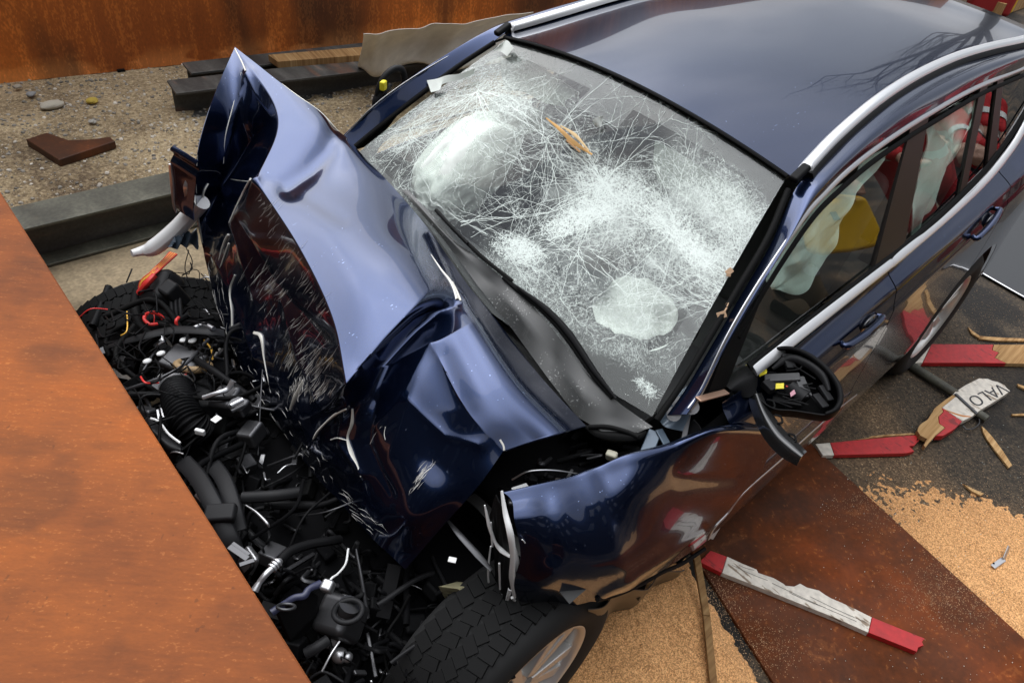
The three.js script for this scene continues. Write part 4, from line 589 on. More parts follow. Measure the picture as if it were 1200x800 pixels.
// left front wing
const wingPts = [
  [[600, 587, 0.686], [650, 575, 0.726], [700, 562, 0.761], [745, 542, 0.796], [795, 528, 0.836], [850, 508, 0.881], [906, 506, 0.911]],
  [[603, 611, 0.728], [655, 602, 0.773], [705, 592, 0.808], [752, 575, 0.843], [803, 562, 0.868], [857, 548, 0.891], [903, 528, 0.913]],
  [[610, 650, 0.765], [660, 640, 0.82], [712, 632, 0.862], [762, 618, 0.888], [812, 600, 0.902], [862, 575, 0.912], [893, 552, 0.917]],
  [[603, 690, 0.773], [660, 680, 0.848], [715, 665, 0.896], [768, 645, 0.913], [815, 624, 0.918], [852, 600, 0.918], [880, 572, 0.917]],
  [[624, 724, 0.779], [667, 711, 0.854], [717, 697, 0.909], [764, 675, 0.922], [802, 652, 0.919], [832, 630, 0.909], [866, 584, 0.904]],
].map((r) => px(r, atX));
const wingTop = wingPts[0].map((p, k) => p.clone().add(V(-0.030, 0.004, 0.004))), wingIn = wingPts[0].map((p) => p.clone().add(V(-0.034, -0.03, 0.004)));
const wing = part('wing', uvBox(sheet([wingIn, wingTop, ...wingPts], 120, 70, 0.0016, (p, n) => { const [x, y] = project(p); let a = 0; for (const [l, w, h] of [[[[690, 560], [720, 640], [735, 690]], 14, 0.006], [[[640, 590], [650, 650]], 12, -0.005], [[[700, 700], [760, 665], [825, 620]], 5, 0.007], [[[800, 560], [860, 560]], 12, -0.006], [[[618, 705], [645, 672]], 14, 0.008]]) { const d = lineDist(x, y, l); a += h * Math.exp(-((d / w) ** 2)); } return p.addScaledVector(n, a + 0.003 * (fbm(p.x * 5, p.z * 5 + p.y * 4, 3, 25) - 0.5)); })), M.paint, car, 'dark blue left wing torn at its front edge');
{
  const torn = [];
  const st = (a, r) => torn.push(tube(fromPx(a, atX), r, 5));
  st([[588, 575, 0.68], [592, 600, 0.71], [598, 625, 0.745], [601, 650, 0.76], [600, 675, 0.765], [603, 700, 0.772]], [0.003, 0.006, 0.008, 0.007, 0.008, 0.004]); st([[603, 640, 0.75], [607, 660, 0.76], [606, 690, 0.77]], [0.002, 0.005, 0.003]); st([[612, 632, 0.76], [619, 640, 0.765], [624, 642, 0.77]], 0.0016);
  st([[600, 700, 0.77], [608, 708, 0.772], [617, 712, 0.774], [625, 724, 0.776]], [0.004, 0.003, 0.002, 0.003]); st([[598, 690, 0.76], [590, 715, 0.75], [580, 735, 0.74], [576, 742, 0.74]], [0.006, 0.007, 0.006, 0.003]); st([[600, 680, 0.75], [585, 705, 0.735], [577, 738, 0.735]], [0.004, 0.005, 0.003]);
  st([[568, 592, 0.66], [573, 615, 0.68], [580, 635, 0.70], [588, 645, 0.72], [598, 652, 0.75]], [0.002, 0.005, 0.004, 0.006, 0.004]); st([[575, 640, 0.68], [572, 670, 0.69], [574, 700, 0.70], [573, 735, 0.73]], [0.002, 0.003, 0.003, 0.002]); st([[580, 690, 0.70], [579, 710, 0.72], [576, 730, 0.73]], [0.004, 0.005, 0.003]); st([[575, 612, 0.67], [577, 640, 0.69]], 0.003); st([[585, 660, 0.72], [586, 690, 0.73]], 0.003);
  part('torn_edge', torn, M.whitePlastic, wing, 'white torn plastic strips');
  part('bumper_remnant', sheet([px([[580, 580, 0.67], [588, 600, 0.70], [597, 640, 0.74], [600, 690, 0.765]], atX), px([[572, 610, 0.66], [578, 650, 0.69], [580, 690, 0.70], [577, 738, 0.735]], atX)], 30, 12, 0.003, (p, n, u, v) => p.addScaledVector(n, 0.01 * (fbm(u * 8, v * 5) - 0.5))), M.plastic, wing);
}
// doors, sill, quarter panel (left), and the same mirrored
const arch = (z) => { const q = 0.405 ** 2 - (z + 2.67) ** 2; return q > 0 ? 0.34 + Math.sqrt(q) : 0; };
const panel = (z0, z1, low = 0.30) => uvBox(sheet((u, v) => { const z = mix(z0, z1, u), yb = Math.max(low, arch(z)), y = mix(beltY(z), yb, v); return V(doorX(y, z) - (z > -0.75 ? 0.02 * sm(-0.75, -0.5, z) : 0), y, z); }, 70, 70, 0.002));
const sideParts = [];
for (const [n, z0, z1, l] of [['door', -0.58, -1.535, 'front left door'], ['door', -1.541, -2.50, 'rear left door'], ['quarter_panel', -2.506, -3.35, null]]) {
  const g = panel(z0, z1), d = part(n, g, M.paint, car, l), e = part(n, mirrorX(g), M.paint, car);
  const s = uvBox(sheet((u, v) => { const z = mix(z0, z1, u), a = arch(z); return V(mix(0.886, 0.80, v) + taper(z), mix(Math.max(0.297, a + 0.001), Math.max(0.2, a - 0.02), v), z); }, 30, 8, 0.002));
  part('sill', s, M.plastic, d); part('sill', mirrorX(s), M.plastic, e);
  sideParts.push(d);
  if (n === 'door') {
    const cx = z0 < -1 ? [1160, 259] : [1018, 379], dir = z0 < -1 ? [[1146, 279], [1172, 247]] : [[993, 405], [1034, 373]];
    const a = B(...dir[0], 0.022), b = B(...dir[1], 0.022), c = a.clone().lerp(b, 0.5).add(V(0.008, 0, 0));
    const h = part('handle', tube([a.clone().add(V(-0.02, 0, 0)), a, c, b, b.clone().add(V(-0.02, 0, 0))], [0.008, 0.012, 0.014, 0.013, 0.008], 10, 24), M.paint, d);
    const cup = new THREE.SphereGeometry(1, 20, 14); cup.scale(0.012, 0.032, 0.05); cup.translate(...B(...cx, 0.002).toArray()); part('handle_cup', cup, M.blackGloss, h);
  }
}
{
  const strip = (a, r, flat) => tube(a, r, 8, a.length * 8, flat);
  part('sill_trim', strip(px([[831, 632], [838, 618], [852, 603], [873, 577], [918, 537], [975, 486], [1004, 463]], (x, y) => atX(x, y, 0.917)), [0.004, 0.010, 0.009, 0.008, 0.007, 0.006], V(1, 0, 0)), M.satin, car);
  part('sill_trim', sheet([px([[828, 630], [836, 617], [850, 605]], (x, y) => atX(x, y, 0.905)), px([[836, 632], [842, 622], [852, 606]], (x, y) => atX(x, y, 0.9))], 12, 6, 0.003), M.whitePlastic, car);
  const belt = strip([[884, 434], [902, 420], [960, 374], [1039, 312], [1052, 302], [1116, 248], [1157, 209], [1184, 176], [1200, 150], [1225, 100]].map(([x, y]) => S(x, y, 0.016)), 0.017, V(0.6, 0.8, 0)); part('belt_trim', belt, M.chrome, car); part('belt_trim', mirrorX(belt), M.chrome, car);
  const seal = strip([[878, 430], [895, 418], [955, 371], [1034, 309], [1060, 289], [1112, 243], [1150, 205], [1177, 170], [1200, 134], [1220, 95]].map(([x, y]) => S(x, y, 0.006)), 0.012, V(0.6, 0.8, 0)); part('window_seal', seal, M.rubber, car); part('window_seal', mirrorX(seal), M.rubber, car);
  const top = strip([[808, 480], [822, 459], [851, 399], [882, 345], [918, 290], [947, 249], [966, 228], [990, 204], [1018, 181], [1052, 157], [1092, 132], [1146, 102], [1204, 78]].map(([x, y]) => S(x, y, 0.008)), 0.0085, V(0.8, 0.6, 0)); part('window_trim', top, M.satin, car); part('window_trim', mirrorX(top), M.satin, car);
  const inner = strip([[866, 395], [893, 346], [925, 295], [954, 254], [980, 227], [1020, 192], [1066, 160], [1096, 142], [1150, 110], [1200, 88]].map(([x, y]) => S(x, y, 0.001)), 0.009, V(0.8, 0.6, 0)); part('window_seal', inner, M.rubber, car); part('window_seal', mirrorX(inner), M.rubber, car);
  const q = (a, b, n, m, t, o) => sheet([a, b].map((r) => r.map(([x, y]) => S(x, y, o))), n, m, t);
  const pane = (a, b) => { const g = q(a, b, 40, 24, 0, -0.006); part('window', g, M.glassSide, car); part('window', mirrorX(g), M.glassSide, car); };
  pane([[862, 396], [892, 348], [924, 297], [953, 256], [980, 229], [1020, 194], [1074, 154]], [[842, 456], [866, 440], [890, 422], [925, 396], [960, 368], [990, 344], [1030, 313]]);
  pane([[1080, 146], [1098, 134], [1116, 123], [1136, 112], [1156, 101]], [[1050, 296], [1070, 280], [1090, 262], [1110, 245], [1128, 231]]);
  pane([[1158, 100], [1175, 92], [1195, 84], [1208, 79], [1214, 76]], [[1130, 230], [1150, 208], [1172, 178], [1200, 136], [1211, 110]]);
  const pilM = std([0.018, 0.013, 0.011], { roughness: 0.4 });
  const pil = (a, b, m, w) => { const g = q(a, b, 6, 20, w, 0.003); part('window_pillar', g, m, car); part('window_pillar', mirrorX(g), m, car); };
  pil([[1069, 145], [1090, 132]], [[1024, 319], [1060, 290]], pilM, 0.012);
  pil([[1150, 101], [1159, 96]], [[1123, 238], [1131, 231]], pilM, 0.008); pil([[1170, 93], [1177, 90]], [[1156, 206], [1167, 190]], pilM, 0.008);
  pil([[852, 402], [894, 347]], [[826, 472], [852, 452]], M.plastic, 0.012);
}
// shell of the body that closes the cabin
{
  const floor = part('floor_pan', boxAt(1.6, 0.06, 3.0, V(0, 0.26, -1.9), [0, 0, 0], 0.02), M.deep, car);
  part('firewall', boxAt(1.44, 0.62, 0.04, V(0, 0.58, -0.42), [0.1, 0, 0], 0.01), M.deep, car);
  part('headlining', sheet((u, v) => { const z = mix(-1.0, -3.05, v), x = (u * 2 - 1) * 0.575; return V(x, roofY(x, z) - 0.02, z); }, 12, 12, 0.004), M.trimPale, car);
  part('tailgate', sheet((u, v) => { const x = (u * 2 - 1) * mix(0.56, 0.8, v); return V(x, mix(1.38, 0.35, v), -3.33 - 0.22 * Math.sin(v * 2.4) - 0.06 * (1 - (x / 0.8) ** 2)); }, 20, 20, 0.003), M.paint, car);
  for (const s of [1, -1]) part('inner_sill', boxAt(0.05, 0.6, 2.5, V(s * 0.82, 0.6, -1.75), [0, 0, 0], 0.02), M.deep, car);
}
// dashboard, seats, airbags, wheel
{
  const dash = part('dashboard', sheet((u, v) => { const x = mix(-0.7, 0.7, u), z = mix(-0.3, -0.98, v) + 0.08 * (1 - (x / 0.7) ** 2); return V(x, 0.94 - 0.05 * v - 0.22 * sm(0.75, 1, v) + 0.03 * Math.exp(-(((x - 0.36) / 0.22) ** 2)) * sm(0.3, 0.7, v), z); }, 60, 40, 0.02), M.dash, car);
  part('vent_slot', boxAt(0.9, 0.004, 0.03, V(0, 0.945, -0.36), [0, 0, 0], 0.002), M.deep, dash);
  const puff = (name, c, r, rot, m, amp, s, lab) => { const g = new THREE.SphereGeometry(1, 72, 48), p = g.attributes.position; for (let k = 0; k < p.count; k++) { const q = V(p.getX(k), p.getY(k), p.getZ(k)), sq = Math.pow(Math.abs(q.x) ** 3 + Math.abs(q.y) ** 3 + Math.abs(q.z) ** 3, -1 / 3), w = mix(1, sq, 0.6), f = w * (1 + amp * (fbm(q.x * 3 + s, q.y * 3 + q.z * 2.5, 4, s) - 0.5) + amp * 0.35 * Math.sin(9 * q.x + 5 * fbm(q.y * 2, q.z * 2, 3, s))); p.setXYZ(k, q.x * r[0] * f, q.y * r[1] * f, q.z * r[2] * f); } g.computeVertexNormals(); g.applyMatrix4(new THREE.Matrix4().compose(c, new THREE.Quaternion().setFromEuler(new THREE.Euler(...rot)), V(1, 1, 1))); return part(name, uvBox(plain(g)), m, car, lab); };
  puff('airbag', W(545, 193, -0.10), [0.135, 0.11, 0.205], [0.55, 0.05, 0.18], M.airbag, 0.20, 3, 'white passenger airbag');
  const seat = (x) => {
    const o = part('seat', [boxAt(0.5, 0.72, 0.16, V(x, 0.86, -1.72), [-0.28, 0, 0], 0.06), boxAt(0.5, 0.16, 0.52, V(x, 0.5, -1.38), [-0.08, 0, 0], 0.06)], M.trim, car);
    part('headrest', boxAt(0.27, 0.2, 0.11, V(x, 1.26, -1.86), [-0.2, 0, 0], 0.05), M.trim, o); return o;
  };
  seat(0.37); seat(-0.37); part('rear_bench', [boxAt(1.25, 0.7, 0.16, V(0, 0.85, -2.7), [-0.25, 0, 0], 0.06), boxAt(1.25, 0.16, 0.5, V(0, 0.5, -2.4), [0, 0, 0], 0.06)], M.trim, car);
  // sun visors and passenger seat cover seen through the glass
  const flap = (name, rows, off, m, w = 0.012) => part(name, sheet(rows.map((r, j) => r.map(([x, y]) => W(x, y, off[j]))), 24, 16, w, (p, n) => p.addScaledVector(n, 0.01 * (fbm(p.x * 6, p.z * 6 + p.y * 3, 3, 4) - 0.5))), m, car);
  flap('sun_visor', [[[586, 70], [610, 66], [640, 82], [674, 106]], [[588, 88], [612, 86], [640, 104], [672, 124]], [[592, 104], [612, 106], [638, 120], [664, 126]]], [-0.05, -0.07, -0.09], M.trimPale);
  flap('sun_visor', [[[768, 164], [800, 182], [845, 208], [886, 232]], [[766, 190], [798, 208], [842, 234], [890, 258]], [[772, 214], [800, 232], [838, 254], [880, 268]]], [-0.05, -0.07, -0.09], M.trimPale);
  flap('seat_cover', [[[574, 116], [592, 110], [612, 116], [636, 132]], [[573, 140], [592, 136], [614, 140], [640, 150]], [[580, 160], [600, 160], [620, 156], [640, 152]]], [-0.22, -0.22, -0.24], M.trimPale, 0.05);
  // steering wheel with the burst airbag
  const wc = W(746, 364, -0.19), wm = new THREE.Matrix4().compose(wc, new THREE.Quaternion().setFromUnitVectors(V(0, 0, 1), V(0.02, 0.9, 0.1).normalize()), V(1, 1, 1));
  const rim = new THREE.TorusGeometry(0.178, 0.016, 12, 48); rim.applyMatrix4(wm); const sw = part('steering_wheel', rim, M.plastic, car);
  const bag = sheet((u, v) => { const a = u * Math.PI * 2, r = 0.001 + 0.125 * v * (0.92 + 0.16 * fbm(Math.cos(a) * 1.5 + 9, Math.sin(a) * 1.5 + 4, 3, 6)), f = 0.05 * (1 - v * v) + 0.05 * v * (fbm(Math.cos(a) * 2.5 * v + 5, Math.sin(a) * 2.5 * v + 3, 4, 8) - 0.4) + 0.012 * sm(0.8, 1, v) - 0.02 * sm(0.2, 0.8, v) * (0.5 + 0.5 * Math.sin(a * 2)); return V(Math.cos(a) * r, Math.sin(a) * r, f).applyMatrix4(wm); }, 72, 24, 0.002);
  part('driver_airbag', bag, M.airbag, sw, 'spent driver airbag');
  part('bag_hem', tube(px([[684, 392], [706, 410], [738, 421], [772, 415], [802, 394]], (x, y) => W(x, y, -0.05)), [0.003, 0.013, 0.02, 0.018, 0.005], 10, 40), M.airbag, sw);
  part('instrument_hood', sheet([px([[655, 285], [690, 300], [720, 325]], (x, y) => W(x, y, -0.16)), px([[640, 300], [675, 320], [705, 345]], (x, y) => W(x, y, -0.12)), px([[640, 318], [665, 340], [690, 360]], (x, y) => W(x, y, -0.17))], 20, 16, 0.01), M.trim, car);
  part('phone_holder', boxAt(0.05, 0.09, 0.02, W(665, 195, -0.1), [0.4, 0.2, 0], 0.008), M.blackGloss, car);
  // curtain airbags behind the left windows
  const cur = (rows, o, s) => part('curtain_airbag', sheet(rows.map((r, j) => r.map(([x, y]) => S(x, y, o[j]))), 90, 60, 0.004, (p, n, u, v) => p.addScaledVector(n, 0.030 * (fbm(u * 3.5 + v * 2, v * 2.5, 4, s) - 0.5) + 0.010 * Math.sin(u * 17 + 5 * fbm(v * 2, u * 2, 3, s)))), M.curtain, car, s === 5 ? 'pale green curtain airbag hanging in the front left window' : null);
  cur([[[906, 318], [930, 280], [955, 246], [984, 220], [1010, 198], [1040, 172]], [[895, 326], [926, 300], [955, 272], [985, 246], [1008, 222], [1030, 192]], [[900, 335], [930, 322], [958, 298], [978, 270], [992, 240], [1012, 206]], [[906, 338], [934, 345], [962, 322], [976, 290], [984, 258], [998, 220]]], [-0.03, -0.045, -0.06, -0.07], 5);
  cur([[[1088, 148], [1104, 136], [1122, 124], [1138, 114], [1152, 106]], [[1082, 195], [1098, 180], [1115, 166], [1132, 150], [1147, 138]], [[1070, 245], [1084, 232], [1098, 214], [1110, 192], [1124, 168]], [[1064, 282], [1074, 272], [1086, 252], [1096, 226], [1104, 200]]], [-0.03, -0.05, -0.07, -0.08], 8);
}
// wheels
const spokeShape = (r0, r1, a0, a1, w0, w1) => { const s = new THREE.Shape(), p = (r, a) => [r * Math.cos(a), r * Math.sin(a)]; s.moveTo(...p(r0, a0 - w0)); s.lineTo(...p(r1, a1 - w1)); s.lineTo(...p(r1, a1 + w1)); s.lineTo(...p(r0, a0 + w0)); return s; };
function makeWheel(c, rot, R0 = 0.345, width = 0.24, tyreOnly = false, label, tread = 0.008) {
  const m = new THREE.Matrix4().compose(c, new THREE.Quaternion().setFromEuler(new THREE.Euler(rot[0], rot[1], rot[2], 'YXZ')), V(1, 1, 1));   // wheel axis along +x, outer face at +x = 0
  const P = [[0.225, -0.01], [0.236, -0.004], [0.255, 0.004], [0.285, 0.010], [0.318, 0.002], [0.336, -0.014], [0.344, -0.034], [R0, -0.07], [R0, -width + 0.07], [0.344, -width + 0.034], [0.33, -width + 0.012], [0.29, -width - 0.006], [0.225, -width + 0.01]].map(([r, x]) => new THREE.Vector2(r, x));
  const lathe = (pts, n = 96) => { const g = new THREE.LatheGeometry(pts, n); g.rotateZ(-Math.PI / 2); return g; };
  const t = part('wheel', lathe(P).applyMatrix4(m), std([0.010, 0.010, 0.010], { roughness: 0.85 }), car, label);
  const blocks = [], n = 62;                                                // tread blocks: two shoulder rows, zigzag centre rows
  for (let k = 0; k < n; k++) for (const [x, w, sk, o] of [[-0.050, 0.043, 0.25, 0], [-0.097, 0.044, -0.4, 0.5], [-0.143, 0.044, 0.4, 0.25], [-0.190, 0.043, -0.25, 0.6]]) { const a = (k + o) / n * 2 * Math.PI, g = new THREE.BoxGeometry(w, 0.012, 0.0315); g.rotateY(sk); g.translate(x - 0.0, R0 + 0.001, 0); g.rotateX(a); blocks.push(g); }
  part('tread', join(blocks).applyMatrix4(m), phys([tread, tread, tread], { roughness: 0.8, specularIntensity: 0.4 }), t, null, 'stuff');
  if (tyreOnly) return t;
  const rimM = phys([0.66, 0.65, 0.63], { metalness: 0.6, roughness: 0.38 });
  part('rim', lathe([[0.232, -0.004], [0.226, -0.002], [0.215, -0.012], [0.206, -0.04], [0.2, -0.16], [0.21, -0.2]].map(([r, x]) => new THREE.Vector2(r, x))).applyMatrix4(m), rimM, t);
  part('brake_disc', lathe([[0.01, -0.12], [0.16, -0.12], [0.16, -0.135], [0.01, -0.135]].map(([r, x]) => new THREE.Vector2(r, x)), 48).applyMatrix4(m), M.steelDark, t);
  part('hub', lathe([[0.001, -0.030], [0.03, -0.030], [0.045, -0.038], [0.06, -0.07], [0.06, -0.12], [0.001, -0.12]].map(([r, x]) => new THREE.Vector2(r, x)), 32).applyMatrix4(m), rimM, t);
  for (let k = 0; k < 5; k++) for (const s of [-1, 1]) { const g = new THREE.ExtrudeGeometry(spokeShape(0.045, 0.214, k * 1.2566 + 0.3 + s * 0.16, k * 1.2566 + 0.3 + s * 0.20, 0.2, 0.085), { depth: 0.022, bevelEnabled: true, bevelSize: 0.004, bevelThickness: 0.004, bevelSegments: 2 }); g.rotateY(Math.PI / 2); g.translate(-0.046, 0, 0); part('spoke', g.applyMatrix4(m), rimM, t); }
  return t;
}
makeWheel(V(0.872, 0.325, 0.10), [0.5, 0, 0], 0.345, 0.24, false, 'left front wheel bared by the torn wing');
makeWheel(V(0.892, 0.34, -2.67), [0.1, 0, 0]);
makeWheel(V(-1.17, 0.26, 0.19), [0, 2.8, 0.3], 0.345, 0.24, false, 'right front wheel pushed outwards', 0.005);
{
  // wheel housings
  for (const [z, n] of [[0, 1], [-2.67, 0]]) for (const s of [1, -1]) { if (n && s < 0) continue; const g = sheet((u, v) => { const a = n ? mix(-0.1, 1.75, u) : mix(-0.1, Math.PI + 0.1, u), r = 0.398 + (n ? 0.012 * Math.sin(v * 9) : 0), zz = z - (n ? Math.sin(a) : Math.cos(a)) * r, y = 0.34 + (n ? Math.cos(a) : Math.sin(a)) * r; return V(s * mix(0.88, 0.5, v), y, zz); }, 30, 14, 0.004); part('wheel_housing', g, std([0.03, 0.029, 0.028], { roughness: 0.45 }), car); }
  part('housing_lip', tube(px([[700, 702], [724, 696], [752, 684], [775, 671], [800, 660], [826, 643]], (x, y) => atX(x, y, 0.90)), 0.007, 6), M.plastic, car);
  part('splash_guard', sheet([px([[690, 715], [720, 700], [750, 690], [775, 678], [800, 664]], (x, y) => atX(x, y, 0.885)), px([[692, 738], [712, 728], [735, 712], [758, 700], [786, 678]], (x, y) => atX(x, y, 0.82))], 30, 10, 0.003, (p, n, u, v) => p.addScaledVector(n, 0.012 * Math.sin(u * 14) + 0.01 * (fbm(u * 6, v * 4) - 0.5))), std([0.04, 0.036, 0.033], { roughness: 0.35 }), car);
}
// left mirror, glass gone, hanging open
{
  const O = V(0.90, 1.02, -0.76), N = V(-0.05, 0.88, 0.46).normalize(), mp = (a, d = 0) => px(a, (x, y) => atPlane(x, y, O.clone().addScaledVector(N, d), N));
  const rimP = [[884, 430], [893, 417], [906, 410], [925, 408], [944, 414], [962, 426], [976, 441], [984, 456], [985, 470], [979, 480], [968, 485], [950, 483], [930, 480], [908, 478], [893, 468], [885, 452]];
  const ring = mp([...rimP, rimP[0], rimP[1]]), c = ring.slice(0, 16).reduce((s, p) => s.add(p), V(0, 0, 0)).multiplyScalar(1 / 16);
  const mir = part('mirror', tube(mp([[884, 430], [893, 417], [906, 410], [925, 408], [944, 414], [962, 426], [976, 441], [984, 456], [985, 470], [979, 480], [968, 485]]), [0.005, 0.006, 0.006, 0.007, 0.008, 0.008, 0.008, 0.007, 0.005], 10, 60), M.plastic, car, 'left door mirror without its glass, hanging open');
  part('shell', sheet((u, v) => { const k = u * 16, p = along(ring, k / 17 * 1); const s = v * 0.5 * Math.PI; return p.clone().lerp(c, 1 - Math.cos(s) - 0.10 * Math.sin(2 * s)).addScaledVector(N, -0.095 * Math.sin(s)); }, 64, 18, 0.003), M.plastic, mir);
  part('inner_frame', tube(mp([[905, 432], [925, 420], [946, 426], [964, 440], [972, 458]], -0.012), [0.006, 0.012, 0.012, 0.013, 0.006], 8), M.plasticGrey, mir);
  part('carrier', [bar(...mp([[896, 444], [938, 442]], -0.012), 0.03, 0.012), bar(...mp([[936, 442], [946, 466]], -0.018), 0.03, 0.014)], std([0.06, 0.06, 0.062], { roughness: 0.5 }), mir); part('carrier', bar(...mp([[905, 468], [940, 474]], -0.02), 0.022, 0.012), M.plastic, mir);
  part('motor', tube(mp([[926, 455], [944, 468]], -0.03), 0.026, 12), M.plasticGrey, mir); part('bracket', bar(...mp([[897, 447], [908, 458]], -0.008), 0.034, 0.02), M.plasticGrey, mir);
  for (const [p, w] of [[[[921, 415], [928, 432]], 0.03], [[[962, 452], [974, 470]], 0.02], [[[955, 462], [968, 478]], 0.024]]) part('clip', bar(...mp(p, -0.015), w, 0.012), M.plasticGrey, mir);
  part('yellow_label', prism(mp([[909.5, 449], [919, 448.5], [919, 455], [909, 455.5]], 0.004), N.clone().multiplyScalar(-0.003), 0.0005), M.yellow, mir);
  part('yellow_label', prism(mp([[890, 436], [899, 432], [899, 437], [890, 441]], 0.004), N.clone().multiplyScalar(-0.003), 0.0005), M.yellow, mir);
  part('pink_label', prism(mp([[926, 460], [931, 456], [933, 461], [927, 465]], -0.005), N.clone().multiplyScalar(-0.003), 0.0005), std([0.6, 0.3, 0.36]), mir);
  for (let k = 0; k < 16; k++) { const x = rr(893, 935), y = rr(432, 472); part('wire', tube(mp([[x, y], [x + rr(4, 14), y + rr(-6, 6)], [x + rr(14, 36), y + rr(-6, 12)]], -0.012), 0.0022, 5), k === 3 ? M.red : M.plastic, mir); }
  part('mirror_foot', sheet([mp([[846, 449], [858, 438], [872, 429], [884, 427]], 0.02), mp([[856, 456], [868, 446], [880, 440], [888, 438]], 0.035), mp([[862, 462], [874, 466], [884, 462], [888, 452]], 0.0)], 24, 16, 0.02), M.plasticGrey, car, 'grey foot of the left door mirror');
  part('mirror_cap', sheet([mp([[876, 461], [880, 479], [887, 498], [898, 517], [914, 534], [934, 546]], -0.02), mp([[886, 461], [892, 478], [900, 494], [911, 510], [925, 523], [940, 535]], 0.006), mp([[893, 460], [900, 476], [910, 491], [921, 505], [934, 517], [946, 529]], -0.016)], 60, 14, 0.004), phys([0.02, 0.02, 0.02], { roughness: 0.22, clearcoat: 0.8 }), car, 'glossy black mirror cover hanging below the mirror');
  for (const [x, y] of [[899, 468], [908, 486], [924, 508]]) part('cap_clip', tube(mp([[x, y], [x + 7, y + 2], [x + 9, y + 9], [x + 3, y + 10]], -0.01), 0.003, 6), M.plastic, car);
  // hinge area in front of the door
  const hp = (a, o = 0) => px(a, (x, y) => atPlane(x, y, V(0.76, 0.98 + o, -0.42), V(0.1, 0.9, 0.42).normalize()));
  part('hinge_post', sheet([hp([[770, 488], [785, 470], [800, 456], [815, 446]]), hp([[780, 500], [795, 486], [808, 470], [822, 458]], 0.02), hp([[800, 505], [806, 492], [812, 478], [822, 466]])], 20, 12, 0.004), M.steelBlue, car);
  part('hinge_arm', bar(...hp([[772, 503], [788, 532]], 0.01), 0.022, 0.006), M.steelBlue, car); part('hinge_arm', bar(...hp([[768, 506], [757, 532]], 0.0), 0.034, 0.02), M.steelBlue, car); part('hinge_arm', bar(...hp([[788, 530], [796, 538]], 0.0), 0.03, 0.006), M.steelDark, car);
  for (const [x, y] of [[809, 466], [811, 477], [797, 473], [790, 485]]) { const [a, b] = [hp([[x, y]], 0.02)[0], hp([[x, y]], 0.045)[0]]; part('bolt', [tube([a, b], 0.013, 6), tube([a.clone(), a.clone().lerp(b, 0.3)], 0.019, 14)], M.alu, car); }
  part('door_stay', bar(...hp([[806, 485], [800, 520]], -0.02), 0.016, 0.02), M.steelDark, car); part('door_seal', sheet([hp([[812, 492], [820, 500], [822, 515]], -0.03), hp([[806, 498], [806, 512], [812, 520]], -0.05)], 10, 6, 0.01), M.plasticGrey, car);
  part('copper_trim', bar(S(818, 468, 0.02), S(852, 459, 0.02), 0.02, 0.006), phys([0.42, 0.26, 0.18], { metalness: 0.6, roughness: 0.35 }), car);
  part('paint_chip', [[852, 318, 5], [851, 322, 3], [846, 363, 4], [843, 369, 6], [849, 357, 3]].map(([x, y, r]) => boxAt(r * 0.003, 0.002, r * 0.004, W(x + 3, y, 0.012), [0.6, rr(0, 3), 0.5], 0.0008)), std([0.55, 0.36, 0.22]), car);
}
// right side: mirror remains, wing remains, white hose
{
  const mp = (a, x = -0.88) => px(a, (u, v) => atX(u, v, x));
  part('mirror_arm', tube(mp([[430, 152], [440, 132], [441, 118], [452, 96]]), [0.012, 0.012, 0.016, 0.012], 8), M.plasticGrey, car, 'stripped right mirror bracket');
  part('mirror_arm', tube(mp([[412, 166], [424, 158], [440, 130]]), 0.009, 6), M.paint, car);
  part('mirror_frame', tube(mp([[441, 122], [443, 104], [452, 88], [464, 80], [472, 84], [473, 100], [462, 112], [452, 126]]), [0.008, 0.012, 0.014, 0.012, 0.008], 8), M.plasticGrey, car);
  part('mirror_frame', tube(mp([[452, 126], [450, 112], [458, 98]]), 0.008, 6), M.steelDark, car); part('yellow_label', boxAt(0.02, 0.035, 0.03, mp([[449, 100]], -0.86)[0], [0, 0.5, 0], 0.006), M.yellow, car);
  const F = [[[203, 170], [216, 178], [232, 188]], [[200, 190], [214, 198], [230, 208]], [[203, 225], [214, 232], [226, 240]], [[206, 246], [214, 250], [226, 258]]].map((r, j) => r.map(([x, y], i) => atX(x, y, [-0.98, -1.0, -1.0, -0.98][j] + i * 0.06)));
  const rw = part('right_wing', sheet(F, 30, 30, 0.003, (p, n, u, v) => p.addScaledVector(n, 0.012 * Math.sin(v * 22) * sm(0.5, 0, v))), M.paint, car, 'torn corner of the right wing');
  part('torn_edge', tube(px([[199, 192], [202, 215], [204, 240], [206, 249]], (x, y) => atX(x, y, -1.0)), [0.006, 0.009, 0.007, 0.003], 6), M.satin, rw);
  part('torn_edge', tube(px([[222, 204], [219, 218], [221, 232], [227, 240]], (x, y) => atX(x, y, -0.93)), [0.005, 0.014, 0.012, 0.006], 6), M.satin, rw);
  part('white_tube', tube(px([[154, 297, -1.1], [166, 294, -1.1], [180, 290, -1.08], [205, 270, -1.04], [222, 252, -1.0], [236, 236, -0.95]], atX), [0.013, 0.018, 0.030, 0.031, 0.030, 0.030], 14, 40), M.whitePlastic, car, 'white plastic tube sticking out by the right front wheel');
  part('blue_scrap', sheet([px([[200, 283, -1.0], [214, 274, -1.0], [230, 270, -0.98]], atX), px([[198, 292, -1.0], [214, 288, -1.0], [232, 290, -0.98]], atX)], 24, 10, 0.003, (p, n, u, v) => p.addScaledVector(n, 0.015 * Math.sin(u * 17 + v * 4))), M.steelBlue, car);
}
